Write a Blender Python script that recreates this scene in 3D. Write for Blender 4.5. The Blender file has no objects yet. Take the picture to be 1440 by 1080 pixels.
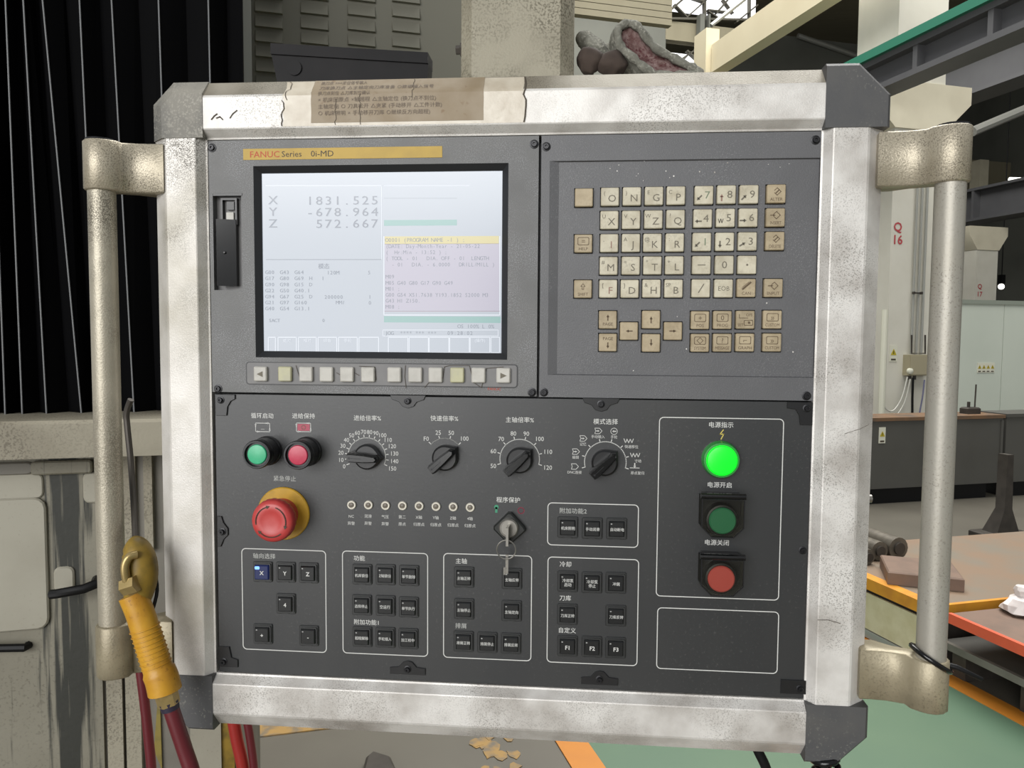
import bpy, bmesh, math, random
from mathutils import Vector, Matrix, noise
random.seed(7)
SC = bpy.context.scene
COL = SC.collection

# ------------------------------------------------------------------ camera
FPX = 1081.0                                   # focal length in pixels of the 1440 x 1080 frame
Z0 = 1.612                                     # height of the console's reference screw above the floor
RM = ((0.99614044, 0.00720633, -0.08747739),   # rows: camera right / up / back in console axes (u right, v up, w out)
      (-0.0125806, 0.99805596, -0.06104115),
      (0.08686745, 0.06190608, 0.99429457))
TV = (-262.18, 206.011, -674.68)
CAM = Vector([-sum(RM[r][c]*TV[r] for r in range(3)) for c in range(3)])   # camera in console mm
def uvw(p): return Vector((p[0]*.001, -p[2]*.001, Z0 + p[1]*.001))        # console mm -> world m
def uvwd(p): return Vector((p[0]*.001, -p[2]*.001, p[1]*.001))
cam_data = bpy.data.cameras.new('camera')
cam = bpy.data.objects.new('camera', cam_data); COL.objects.link(cam)
ax = [Vector((RM[r][0], -RM[r][2], RM[r][1])) for r in range(3)]
M = Matrix.Identity(4)
for c in range(3):
    for r in range(3): M[r][c] = ax[c][r]
CW = uvw(CAM)
for r in range(3): M[r][3] = CW[r]
cam.matrix_world = M
cam_data.sensor_width = 36; cam_data.lens = FPX/1440*36
cam_data.clip_start = .02; cam_data.clip_end = 200
SC.camera = cam

# ------------------------------------------------------------------ world, lights, exposure
SC.view_settings.view_transform = 'Standard'; SC.view_settings.look = 'None'
SC.view_settings.gamma = 1; SC.view_settings.use_curve_mapping = False
SC.view_settings.exposure = 0.02
W = bpy.data.worlds.new('world'); SC.world = W; W.use_nodes = True
W.node_tree.nodes['Background'].inputs[0].default_value = (.93, .97, 1.0, 1)
W.node_tree.nodes['Background'].inputs[1].default_value = .34
def area(name, loc, target, sx, sy, power, col=(1, 1, 1)):
    l = bpy.data.lights.new(name, 'AREA'); l.shape = 'RECTANGLE'; l.size = sx; l.size_y = sy
    l.energy = power; l.color = col
    o = bpy.data.objects.new(name, l); COL.objects.link(o); o.location = loc
    o.rotation_euler = (Vector(target)-Vector(loc)).to_track_quat('-Z', 'Y').to_euler()
    return o
area('bay_door_left_offscreen', (-2.6, -6.2, 1.3), (-1.2, 0, 1.4), 4.6, 2.2, 150, (1, .995, .985))
area('clerestory_window_offscreen', (-2.0, -6.2, 3.55), (-1.0, 0, 1.9), 5.6, 2.0, 330, (1, .995, .985))
area('skylight_roof_offscreen', (3.0, 7.0, 10.5), (3.0, 6.5, 0), 9, 12, 2500, (1, .985, .95))

# ------------------------------------------------------------------ pixel helpers (console plane / hall planes)
def ray(px, py):
    d = ((px-720)/FPX, (540-py)/FPX, -1)
    return Vector([sum(RM[r][c]*d[r] for r in range(3)) for c in range(3)])
def P(px, py, w=0.0):
    d = ray(px, py); k = (w-CAM[2])/d[2]
    return (CAM[0]+d[0]*k, CAM[1]+d[1]*k)
TH = math.radians(20)
HB = Vector((math.cos(TH), math.sin(TH), 0)); HA = Vector((-math.sin(TH), math.cos(TH), 0))
HO = Vector((CW.x, CW.y, 0))
def hall(s, t, z): return HO + HB*s + HA*t + Vector((0, 0, z))
def hp(px, py, t):                                   # pixel -> (s, z) on the hall plane at distance t
    d = uvwd(ray(px, py)); k = t/d.dot(HA)
    return (d.dot(HB)*k, CW.z + d.z*k)
def hf(px, py, z=0.0):                               # pixel -> (s, t) on a level plane
    d = uvwd(ray(px, py)); k = (z-CW.z)/d.z
    return (d.dot(HB)*k, d.dot(HA)*k)

# ------------------------------------------------------------------ materials
def lin(c):
    if isinstance(c, str):
        c = [int(c[i:i+2], 16)/255 for i in (0, 2, 4)]
    return tuple((x/12.92 if x <= .04045 else ((x+.055)/1.055)**2.4) for x in c) + (1,)
MATS = {}
def mat(name, col, rough=.5, metal=0.0, var=0.0, vscale=20, vcol=None, grain=0.0, gscale=900, gcol=None,
        gthr=.5, bump=0.0, bscale=400, stretch=None, emit=None, estr=1.0, rnd=0.0, spec=.5, coat=0.0, zmask=None):
    m = bpy.data.materials.new(name); m.use_nodes = True
    nt = m.node_tree; b = nt.nodes['Principled BSDF']
    b.inputs['Roughness'].default_value = rough; b.inputs['Metallic'].default_value = metal
    b.inputs['Specular IOR Level'].default_value = spec
    if coat: b.inputs['Coat Weight'].default_value = coat; b.inputs['Coat Roughness'].default_value = .12
    c = lin(col); geo = nt.nodes.new('ShaderNodeNewGeometry'); pos = geo.outputs['Position']
    if stretch:
        mp = nt.nodes.new('ShaderNodeMapping'); nt.links.new(pos, mp.inputs[0]); mp.inputs['Scale'].default_value = stretch
        pos = mp.outputs[0]
    cur = None
    def mix(fac, a, bb):
        n = nt.nodes.new('ShaderNodeMix'); n.data_type = 'RGBA'
        if hasattr(fac, 'node'): nt.links.new(fac, n.inputs[0])
        else: n.inputs[0].default_value = fac
        for s_, i in ((a, 6), (bb, 7)):
            if hasattr(s_, 'node'): nt.links.new(s_, n.inputs[i])
            else: n.inputs[i].default_value = s_
        return n.outputs[2]
    def nz(scale, det, lo, hi, p=None):
        n = nt.nodes.new('ShaderNodeTexNoise'); n.inputs['Scale'].default_value = scale; n.inputs['Detail'].default_value = det
        nt.links.new(p or pos, n.inputs['Vector'])
        r = nt.nodes.new('ShaderNodeMapRange'); r.inputs[1].default_value = lo; r.inputs[2].default_value = hi
        nt.links.new(n.outputs[0], r.inputs[0]); return n, r.outputs[0]
    cur = c
    if var:
        v2 = lin(vcol) if vcol else tuple(x*.45 for x in c[:3])+(1,)
        n, f = nz(vscale, 6, .42, .68)
        mu = nt.nodes.new('ShaderNodeMath'); mu.operation = 'MULTIPLY'; mu.inputs[1].default_value = var; nt.links.new(f, mu.inputs[0])
        cur = mix(mu.outputs[0], cur, v2)
    if grain:
        g2 = lin(gcol) if gcol else (.03, .028, .025, 1)
        n, f = nz(gscale, 2, gthr, gthr+.12, geo.outputs['Position'])
        n2, f2 = nz(vscale*.7+3, 3, .4, .62, geo.outputs['Position'])
        mu = nt.nodes.new('ShaderNodeMath'); mu.operation = 'MULTIPLY'; nt.links.new(f, mu.inputs[0]); nt.links.new(f2, mu.inputs[1])
        mu2 = nt.nodes.new('ShaderNodeMath'); mu2.operation = 'MULTIPLY'; mu2.inputs[1].default_value = grain; nt.links.new(mu.outputs[0], mu2.inputs[0])
        gf = mu2.outputs[0]
        if zmask:
            sx = nt.nodes.new('ShaderNodeSeparateXYZ'); nt.links.new(geo.outputs['Position'], sx.inputs[0])
            zr = nt.nodes.new('ShaderNodeMapRange'); zr.inputs[1].default_value = zmask[0]; zr.inputs[2].default_value = zmask[1]; zr.inputs[3].default_value = .15
            nt.links.new(sx.outputs[2], zr.inputs[0])
            mu3 = nt.nodes.new('ShaderNodeMath'); mu3.operation = 'MULTIPLY'; nt.links.new(gf, mu3.inputs[0]); nt.links.new(zr.outputs[0], mu3.inputs[1]); gf = mu3.outputs[0]
        cur = mix(gf, cur, g2)
    if rnd:
        oi = nt.nodes.new('ShaderNodeObjectInfo'); hs = nt.nodes.new('ShaderNodeHueSaturation')
        r = nt.nodes.new('ShaderNodeMapRange'); r.inputs[3].default_value = 1-rnd; r.inputs[4].default_value = 1+rnd
        nt.links.new(oi.outputs['Random'], r.inputs[0]); nt.links.new(r.outputs[0], hs.inputs['Value'])
        if hasattr(cur, 'node'): nt.links.new(cur, hs.inputs['Color'])
        else: hs.inputs['Color'].default_value = cur
        cur = hs.outputs[0]
    if hasattr(cur, 'node'): nt.links.new(cur, b.inputs['Base Color'])
    else: b.inputs['Base Color'].default_value = cur
    if bump:
        n, f = nz(bscale, 3, 0, 1, geo.outputs['Position'])
        bp = nt.nodes.new('ShaderNodeBump'); bp.inputs['Strength'].default_value = bump; bp.inputs['Distance'].default_value = .001
        nt.links.new(f, bp.inputs['Height']); nt.links.new(bp.outputs[0], b.inputs['Normal'])
    if emit:
        b.inputs['Emission Color'].default_value = lin(emit); b.inputs['Emission Strength'].default_value = estr
    MATS[name] = m; return m
def clear_mat(name, col, mixf, rough=.05):
    m = bpy.data.materials.new(name); m.use_nodes = True; nt = m.node_tree; nt.nodes.clear()
    o = nt.nodes.new('ShaderNodeOutputMaterial'); t = nt.nodes.new('ShaderNodeBsdfTransparent'); g = nt.nodes.new('ShaderNodeBsdfGlossy')
    x = nt.nodes.new('ShaderNodeMixShader'); t.inputs[0].default_value = lin(col); g.inputs['Roughness'].default_value = rough
    x.inputs[0].default_value = mixf
    nt.links.new(t.outputs[0], x.inputs[1]); nt.links.new(g.outputs[0], x.inputs[2]); nt.links.new(x.outputs[0], o.inputs[0])
    MATS[name] = m; return m

mat('frame_paint', 'd9d6d1', .42, .15, var=.85, vscale=17, vcol='968f87', grain=.55, gscale=1000, gcol='544e44', gthr=.52, bump=.15, bscale=900)
mat('frame_speck', 'd8d4ce', .42, .15, var=.7, vscale=15, vcol='9c9686', grain=1.0, gscale=1500, gcol='4a453b', gthr=.45, bump=.2, bscale=700, zmask=(1.40, 1.55))
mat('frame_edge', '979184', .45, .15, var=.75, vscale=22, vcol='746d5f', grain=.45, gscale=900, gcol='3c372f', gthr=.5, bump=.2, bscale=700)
mat('corner_plastic', '4a4a4b', .55, var=.4, vscale=30, vcol='5d5b57', grain=.5, gscale=500, gcol='8a887f', gthr=.6, bump=.1)
mat('corner_dusty', '5a5955', .6, var=.8, vscale=22, vcol='8a867c', grain=.8, gscale=600, gcol='b2aea2', gthr=.5, bump=.15)
mat('bezel_grey', '646463', .5, var=.3, vscale=25, vcol='565657', grain=.6, gscale=1100, gcol='96969a', gthr=.5, bump=.25, bscale=1300)
mat('mdi_grey', '5a5a5c', .45, var=.3, vscale=20, vcol='4c4c4e', grain=.4, gscale=900, gcol='8a8a8c', gthr=.56, bump=.2, bscale=1200)
mat('panel_black', '2c2d2e', .38, spec=.6, var=.5, vscale=14, vcol='393938', stretch=(1, 1, .25), grain=.25, gscale=400, gcol='6a6a66', gthr=.6, bump=.05)
mat('rim_black', '232426', .4)
mat('black_plastic', '1a1a1b', .32, var=.3, vscale=40, vcol='262627')
mat('black_gloss', '0c0c0d', .18)
mat('dark_metal', '2a2a2c', .35, .6)
mat('key_cream', 'c4bda8', .5, var=.6, vscale=90, vcol='a29880', rnd=.06, grain=.3, gscale=500, gcol='8d8573')
mat('key_tan', 'aa9b7f', .5, var=.6, vscale=90, vcol='8a7a5e', rnd=.07, grain=.3, gscale=500, gcol='7d705a')
mat('legend_grey', '6d675a', .7)
mat('legend_brown', '5c4c38', .7)
mat('legend_green', '75806a', .7)
mat('legend_red', '8f7266', .7)
mat('softkey', 'b9b6ae', .45, var=.4, vscale=120, vcol='9a978f', rnd=.05)
mat('softkey_yellow', 'b4b18f', .45, var=.4, vscale=120, vcol='9a978f')
mat('softkey_plate', '6e6d6d', .5, var=.4, vscale=60, vcol='807e7b')
mat('yellow_strip', 'b39331', .5, var=.4, vscale=60, vcol='9a7d2c')
mat('print_red', 'b4442c', .6)
mat('print_dark', '40372a', .6)
mat('print_white', 'c9c9c5', .6, emit=None)
mat('print_dim', 'a9aaa6', .6)
mat('print_pink', 'a84f5f', .6)
mat('print_green', '3c8a6a', .6)
mat('print_yellow', 'c8b65a', .6)
mat('button_frame', '2c2d2d', .35)
mat('cap_black', '151617', .3, var=.2, vscale=60, vcol='1f2021')
mat('cap_blue', '141d40', .3, emit='1a3aa8', estr=.09)
mat('led_blue', '7aa0ff', .3, emit='4f82ff', estr=2.0)
mat('cap_led', '9a9a98', .4)
mat('lens_green', '2fa877', .35, var=.3, vscale=160, vcol='57c796', spec=.6)
mat('lens_red', 'b52746', .35, var=.3, vscale=160, vcol='c85a6c', spec=.6)
mat('lens_darkgreen', '2c7a54', .4); mat('lens_coral', 'cc5650', .4)
mat('estop_red', 'b23a38', .38, var=.4, vscale=60, vcol='c25552')
mat('estop_yellow', 'bd9328', .5, var=.6, vscale=80, vcol='92701c')
mat('lamp_on', '10c82a', .3, emit='05f01c', estr=1.15)
mat('lamp_ring', '2f8a3c', .25)
mat('led_ring', 'c6c1b4', .35, .3)
mat('led_core', '6d665c', .4)
mat('steel', '8f8c86', .35, .8, grain=.3, gscale=500, gcol='5a564e')
mat('lock_dark', '191b19', .35)
mat('cast_alu', 'aea592', .4, .4, var=.6, vscale=26, vcol='8a816d', grain=.6, gscale=950, gcol='453f35', gthr=.5, bump=.3, bscale=600)
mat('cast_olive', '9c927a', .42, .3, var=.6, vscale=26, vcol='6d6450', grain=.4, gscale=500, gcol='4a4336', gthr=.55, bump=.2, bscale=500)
mat('tube_alu', 'a5a197', .46, .35, var=.35, vscale=22, vcol='a09a8c', grain=.45, gscale=700, gcol='5a544a', gthr=.57, bump=.15)
mat('tube_speck', 'b0a998', .42, .4, var=.5, vscale=18, vcol='8a8271', grain=.8, gscale=950, gcol='463f34', gthr=.43, bump=.25, bscale=600, zmask=(1.2, 1.5))
mat('arm_grey', '97917f', .6, var=.6, vscale=24, vcol='7d7766', grain=.8, gscale=520, gcol='57513f', gthr=.48, bump=.4, bscale=600)
mat('sticker_old', '968873', .6, var=.7, vscale=45, vcol='85745a', grain=.5, gscale=160, gcol='6f4f2c', gthr=.62)
mat('sticker_text', '73675c', .8)
mat('tape', 'c8bfae', .28, var=.5, vscale=60, vcol='a0917a', bump=.5, bscale=120)
mat('crack', '4a4238', .8)
mat('rubber_black', '0c0c0d', .5, spec=.3)
mat('hose_red', '5e1a22', .38, var=.4, vscale=30, vcol='531519')
mat('hose_bright', '96241f', .4)
mat('gun_yellow', 'c49228', .42, var=.5, vscale=45, vcol='9d6413', grain=.5, gscale=300, gcol='5c3510', gthr=.6, bump=.1)
mat('gun_olive', '8a6f24', .5, var=.7, vscale=60, vcol='4c4018')
mat('brass', 'b09a68', .35, .6, var=.4, vscale=120, vcol='8c7846')
mat('clamp_purple', '2a2436', .5)
mat('bellows_black', '060607', .7, spec=.06, var=.2, vscale=8, vcol='0b0b0d')
mat('bellows_edge', '6f7071', .5)
mat('beam_dirty', '96907f', .65, var=.7, vscale=9, vcol='746d5d', grain=.6, gscale=380, gcol='544d40', gthr=.5, bump=.3, bscale=300)
mat('plate_pale', '9c988a', .55, var=.55, vscale=6, vcol='7c7666', grain=.3, gscale=300, gcol='5a5446', gthr=.62)
mat('plate_line', '55503f', .7)
mat('cover_grey', '77736a', .55, var=.6, vscale=7, vcol='57534a')
mat('cabinet_green', '6f6d61', .6, var=.25, vscale=5, vcol='636155')
mat('box_black', '151415', .6, spec=.2, var=.4, vscale=20, vcol='262324')
mat('glove_grey', '75746a', .95, var=.7, vscale=80, vcol='4b4a42', grain=.6, gscale=420, gcol='a3a196', gthr=.5, bump=.8, bscale=500)
mat('glove_brown', '41362f', .9, var=.7, vscale=60, vcol='2a231f', bump=.5, bscale=200)
mat('glove_pink', '5f4441', .95, var=.9, vscale=160, vcol='8a7672', grain=.9, gscale=420, gcol='4a1a20', gthr=.5, bump=1.0, bscale=260)
mat('column_cream', 'd6cfb8', .75, var=.35, vscale=2.5, vcol='b9b09a')
mat('column_white', 'd6d3c6', .7, var=.3, vscale=3, vcol='c2beae')
mat('crane_grey', '5c5c5e', .55, var=.3, vscale=3, vcol='4c4c4e')
mat('crane_green', '2f7a62', .5)
mat('beam_cream', 'd3c8aa', .75, var=.25, vscale=1.5, vcol='bfb08f')
mat('roof_beige', '8d8670', .8, var=.3, vscale=1.2, vcol='746e5b', stretch=(1, 8, 1))
mat('roof_dark', '57544a', .8)
mat('wall_dim', '6f7068', .8, var=.4, vscale=.8, vcol='4f5049')
mat('sky_glass', 'f4f4f2', .4, emit='f6f7ff', estr=1.25)
mat('lamp_white', 'ffffff', .4, emit='fffdf2', estr=3.0)
mat('mint', 'ccd3c6', .55, var=.3, vscale=1.5, vcol='bcc5b8')
mat('mint_frame', '8d9488', .55)
mat('cab_dark', '53524d', .5, var=.4, vscale=3, vcol='45433d')
mat('cab_top', '75593f', .7, var=.9, vscale=5, vcol='4a4640')
mat('rust_steel', '806a5c', .6, .2, var=.6, vscale=12, vcol='6e5d52')
mat('table_top', '86705c', .6, var=.8, vscale=4, vcol='787468')
mat('steel_dark', '4b4640', .5, .4, var=.5, vscale=14, vcol='33302c')
mat('bar_steel', '6b655a', .5, .4, var=.6, vscale=20, vcol='3b362f')
mat('edge_yellow', 'd8942a', .55, var=.5, vscale=12, vcol='b8742a')
mat('edge_red', 'e0603f', .55, var=.3, vscale=14, vcol='c4553c')
mat('board_cream', 'd6caa8', .7, var=.4, vscale=14, vcol='b5a675')
mat('bag_white', 'e8e0dc', .3, var=.4, vscale=30, vcol='c4b4ae')
mat('floor_green', '56705a', .42, var=.5, vscale=1.3, vcol='647c60', bump=.03)
mat('floor_grey', '635f55', .45, var=.6, vscale=1.6, vcol='544f47', bump=.03)
mat('floor_tan', '8f897a', .5, var=.7, vscale=2.2, vcol='7b7263')
mat('line_orange', 'c07a26', .5, var=.6, vscale=10, vcol='b87428')
mat('line_worn', '9a7a44', .6, var=1.0, vscale=22, vcol='6a6255')
mat('sign_white', 'd9d8c6', .6)
mat('sign_yellow', 'b9a826', .6)
mat('strip_dirty', '857638', .6, var=.7, vscale=40, vcol='565034')
mat('sign_red', 'b8504e', .6)
mat('pipe_grey', 'a9a9a2', .4, .3)
mat('box_khaki', 'a29a80', .6)
mat('wire_white', 'c5c4ba', .5)
mat('wire_blue', '6c6c86', .5)
mat('paint_red', 'b4474c', .7)
clear_mat('smoky_clear', 'dcdcd4', .05, .10)
# display
mat('screen_base', '24282e', .22, emit='c6cfdb', estr=.64, spec=.75)
mat('scr_lilac', '24282e', .22, emit='cdc7da', estr=0.62, spec=.75)
mat('scr_teal', '24282e', .22, emit='93cbc4', estr=0.58, spec=.75)
mat('scr_yellow', '24282e', .22, emit='e6d88e', estr=0.66, spec=.75)
mat('scr_text_washed', '24282e', .22, emit='8690a0', estr=0.56, spec=.75)  # dark lettering, its emission colour paled to include the wash of screen glare
mat('scr_faint', '24282e', .22, emit='aab4c0', estr=0.61, spec=.75)
mat('scr_light', '24282e', .22, emit='e6ecf5', estr=0.78, spec=.75)
mat('scr_pink', '24282e', .22, emit='b48aa1', estr=0.52, spec=.75)

# oil-stained machine casting: stains have their own shape (vertical runs at a fixed place on the casting)
def stain_mat(name, base, dark, s0, s1):
    m = mat(name, base, .6, var=.55, vscale=7, vcol='6b6657', grain=.4, gscale=260, gcol='453f33', gthr=.55, bump=.3, bscale=120)
    nt = m.node_tree; b = nt.nodes['Principled BSDF']; src = b.inputs['Base Color'].links[0].from_socket
    tc = nt.nodes.new('ShaderNodeTexCoord'); sp = nt.nodes.new('ShaderNodeSeparateXYZ'); nt.links.new(tc.outputs['Object'], sp.inputs[0])
    n = nt.nodes.new('ShaderNodeTexNoise'); mp = nt.nodes.new('ShaderNodeMapping'); mp.inputs['Scale'].default_value = (120, 1, 5)
    nt.links.new(tc.outputs['Object'], mp.inputs[0]); nt.links.new(mp.outputs[0], n.inputs['Vector']); n.inputs['Scale'].default_value = 1; n.inputs['Detail'].default_value = 6
    c = (s0+s1)/2; h = (s1-s0)/2
    a = nt.nodes.new('ShaderNodeMath'); a.operation = 'SUBTRACT'; nt.links.new(sp.outputs[0], a.inputs[0]); a.inputs[1].default_value = c
    ab = nt.nodes.new('ShaderNodeMath'); ab.operation = 'ABSOLUTE'; nt.links.new(a.outputs[0], ab.inputs[0])
    r = nt.nodes.new('ShaderNodeMapRange'); r.inputs[1].default_value = h*2.2; r.inputs[2].default_value = h*.2; nt.links.new(ab.outputs[0], r.inputs[0])
    ad = nt.nodes.new('ShaderNodeMath'); ad.operation = 'MULTIPLY_ADD'; nt.links.new(n.outputs[0], ad.inputs[0]); ad.inputs[1].default_value = 3.2; ad.inputs[2].default_value = -1.6
    s_ = nt.nodes.new('ShaderNodeMath'); s_.operation = 'ADD'; nt.links.new(ad.outputs[0], s_.inputs[0]); nt.links.new(r.outputs[0], s_.inputs[1])
    r2 = nt.nodes.new('ShaderNodeMapRange'); r2.inputs[1].default_value = .35; r2.inputs[2].default_value = .75; nt.links.new(s_.outputs[0], r2.inputs[0])
    mu = nt.nodes.new('ShaderNodeMath'); mu.operation = 'MULTIPLY'; mu.inputs[1].default_value = .92; nt.links.new(r2.outputs[0], mu.inputs[0])
    mx = nt.nodes.new('ShaderNodeMix'); mx.data_type = 'RGBA'; nt.links.new(mu.outputs[0], mx.inputs[0]); nt.links.new(src, mx.inputs[6]); mx.inputs[7].default_value = lin(dark)
    nt.links.new(mx.outputs[2], b.inputs['Base Color'])
    return m

# ------------------------------------------------------------------ mesh builder
def rr(x0, x1, y0, y1, r, n=4):
    pts = []
    for cx, cy, a0 in ((x1-r, y1-r, 0), (x0+r, y1-r, 90), (x0+r, y0+r, 180), (x1-r, y0+r, 270)):
        for i in range(n+1):
            a = math.radians(a0+90*i/n); pts.append((cx+r*math.cos(a), cy+r*math.sin(a)))
    return pts
def rect(x0, x1, y0, y1): return [(x0, y0), (x1, y0), (x1, y1), (x0, y1)]
def circ(cx, cy, r, n=24, a0=0): return [(cx+r*math.cos(a0+2*math.pi*i/n), cy+r*math.sin(a0+2*math.pi*i/n)) for i in range(n)]
def area2(p): return sum(p[i][0]*p[(i+1) % len(p)][1]-p[(i+1) % len(p)][0]*p[i][1] for i in range(len(p)))
def inset(poly, d):
    n = len(poly); out = []
    for i in range(n):
        a, b, c = poly[i-1], poly[i], poly[(i+1) % n]
        e1 = Vector((b[0]-a[0], b[1]-a[1])); e2 = Vector((c[0]-b[0], c[1]-b[1]))
        if e1.length < 1e-9 or e2.length < 1e-9: out.append(b); continue
        n1 = Vector((-e1.y, e1.x)).normalized(); n2 = Vector((-e2.y, e2.x)).normalized()
        k = n1+n2; q = k.length_squared
        if q < .2: out.append((b[0]+n1.x*d, b[1]+n1.y*d)); continue
        k = k*(2*d/q); out.append((b[0]+k.x, b[1]+k.y))
    return out
class MB:
    def __init__(s): s.v = []; s.f = []; s.m = []
    def add(s, vs, fs, mi=0):
        o = len(s.v); s.v += [tuple(v) for v in vs]; s.f += [tuple(i+o for i in f) for f in fs]; s.m += [mi]*len(fs); return s
    def rings(s, rs, mi=0, cap0=True, cap1=True, closed=False):
        n = len(rs[0]); vs = [p for r in rs for p in r]; fs = []
        R = len(rs)
        for k in range(R if closed else R-1):
            k2 = (k+1) % R
            for i in range(n): fs.append((k*n+i, k*n+(i+1) % n, k2*n+(i+1) % n, k2*n+i))
        if not closed:
            if cap0: fs.append(tuple(range(n-1, -1, -1)))
            if cap1: fs.append(tuple(range((R-1)*n, R*n)))
        return s.add(vs, fs, mi)
    def slab(s, poly, z0, z1, bev=0, mi=0, bot=True):
        if area2(poly) < 0: poly = poly[::-1]
        rs = [[(x, y, z0) for x, y in poly]]
        if bev:
            rs.append([(x, y, z1-bev) for x, y in poly]); rs.append([(x, y, z1) for x, y in inset(poly, bev)])
        else: rs.append([(x, y, z1) for x, y in poly])
        return s.rings(rs, mi, cap0=bot)
    def flat(s, poly, z, mi=0):
        if area2(poly) < 0: poly = poly[::-1]
        return s.add([(x, y, z) for x, y in poly], [tuple(range(len(poly)))], mi)
    def box(s, x0, x1, y0, y1, z0, z1, mi=0):
        x0, x1 = min(x0, x1), max(x0, x1); y0, y1 = min(y0, y1), max(y0, y1)
        return s.slab(rect(x0, x1, y0, y1), min(z0, z1), max(z0, z1), 0, mi)
    def lathe(s, cx, cy, prof, n=28, mi=0, cap0=True, cap1=True):
        return s.rings([circ3(cx, cy, r, z, n) for r, z in prof], mi, cap0, cap1)
    def frame(s, poly, wid, z0, z1, mi=0):
        if area2(poly) < 0: poly = poly[::-1]
        i = inset(poly, wid); n = len(poly)
        rs = [[(x, y, z0) for x, y in poly], [(x, y, z1) for x, y in poly], [(x, y, z1) for x, y in i], [(x, y, z0) for x, y in i]]
        return s.rings(rs, mi, closed=True)
    def tube(s, pts, r, n=10, mi=0, closed=False, flat_=1.0):
        pts = [Vector(p) for p in pts]; N = len(pts)
        rad = r if hasattr(r, '__len__') else [r]*N
        rs = []; up = None
        for i in range(N):
            if closed: t = pts[(i+1) % N]-pts[i-1]
            else: t = pts[min(i+1, N-1)]-pts[max(i-1, 0)]
            t.normalize()
            if up is None:
                up = Vector((0, 0, 1)) if abs(t.z) < .9 else Vector((1, 0, 0))
            up = (up-t*up.dot(t)).normalized(); sd = t.cross(up)
            rs.append([tuple(pts[i]+(up*math.cos(2*math.pi*k/n)+sd*math.sin(2*math.pi*k/n)*flat_)*rad[i]) for k in range(n)])
        rs = [r_[::-1] for r_ in rs]
        rs = rs[::-1]
        return s.rings([list(q) for q in rs][::-1] if False else rs, mi, closed=closed)
    def stroke(s, pts, w, z, mi=0, closed=False):
        N = len(pts)
        for i in range(N if closed else N-1):
            a, b = Vector(pts[i]), Vector(pts[(i+1) % N]); d = b-a
            if d.length < 1e-9: continue
            d.normalize(); nn = Vector((-d.y, d.x))*w/2; e = d*w*.3
            s.add([(*(a-e-nn), z), (*(b+e-nn), z), (*(b+e+nn), z), (*(a-e+nn), z)], [(0, 1, 2, 3)], mi)
        return s
    def holes(s, x0, x1, y0, y1, hs, z0, z1, mi=0, wall=None):
        xs = sorted({x0, x1, *[h[0] for h in hs], *[h[1] for h in hs]}); ys = sorted({y0, y1, *[h[2] for h in hs], *[h[3] for h in hs]})
        for i in range(len(xs)-1):
            for j in range(len(ys)-1):
                mx, my = (xs[i]+xs[i+1])/2, (ys[j]+ys[j+1])/2
                if any(h[0] < mx < h[1] and h[2] < my < h[3] for h in hs): continue
                s.flat(rect(xs[i], xs[i+1], ys[j], ys[j+1]), z1, mi)
        o = rect(x0, x1, y0, y1)
        s.rings([[(x, y, z0) for x, y in o], [(x, y, z1) for x, y in o]], mi, True, False)
        for h in hs:
            o = rect(*h)[::-1]
            s.rings([[(x, y, z0) for x, y in o], [(x, y, z1) for x, y in o]], mi if wall is None else wall, False, False)
        return s
def circ3(cx, cy, r, z, n): return [(cx+r*math.cos(2*math.pi*i/n), cy+r*math.sin(2*math.pi*i/n), z) for i in range(n)]

FR = {}                                                  # object -> (frame, origin in frame coordinates)
def conv(frame, p):
    return uvwd(p) if frame == 'panel' else Vector(p)
def world_loc(frame, o):
    return uvw(o) if frame == 'panel' else hall(*o)
def tag(o, label, cat=None, group=None, kind=None):
    if label: o['label'] = label
    if cat: o['category'] = cat
    if group: o['group'] = group
    if kind: o['kind'] = kind
    return o
def thing(name, label, cat, frame, origin, group=None):
    o = bpy.data.objects.new(name, None); o.empty_display_size = .05; COL.objects.link(o)
    o.location = world_loc(frame, origin)
    if frame == 'hall': o.rotation_euler = (0, 0, TH)
    FR[o] = (frame, tuple(origin)); return tag(o, label, cat, group)
def mesh_of(mb, mats, frame, origin, sharp=35):
    me = bpy.data.meshes.new('m'); o = Vector(origin)
    me.from_pydata([conv(frame, Vector(v)-o) for v in mb.v], [], mb.f)
    for m in (mats if isinstance(mats, (list, tuple)) else [mats]): me.materials.append(MATS[m])
    me.polygons.foreach_set('material_index', mb.m)
    me.polygons.foreach_set('use_smooth', [True]*len(mb.f))
    me.update(); me.set_sharp_from_angle(angle=math.radians(sharp))
    return me
def place(me, name, parent, origin, frame=None, label=None, cat=None, group=None, kind=None):
    o = bpy.data.objects.new(name, me); COL.objects.link(o); me.name = name if me.name == 'm' else me.name
    if parent is not None:
        frame, po = FR[parent]; o.parent = parent; o.location = conv(frame, Vector(origin)-Vector(po))
    else:
        o.location = world_loc(frame, origin)
        if frame == 'hall': o.rotation_euler = (0, 0, TH)
    FR[o] = (frame, tuple(origin)); return tag(o, label, cat, group, kind)
def build(mb, name, mats, parent=None, frame=None, origin=None, label=None, cat=None, group=None, kind=None, sharp=35):
    f = FR[parent][0] if parent is not None else frame
    if origin is None:
        lo = [min(v[i] for v in mb.v) for i in range(3)]; hi = [max(v[i] for v in mb.v) for i in range(3)]
        origin = [(a+b)/2 for a, b in zip(lo, hi)]
        if parent is None: origin[1 if f == 'panel' else 2] = lo[1 if f == 'panel' else 2]
    return place(mesh_of(mb, mats, f, origin, sharp), name, parent, origin, f, label, cat, group, kind)

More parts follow.
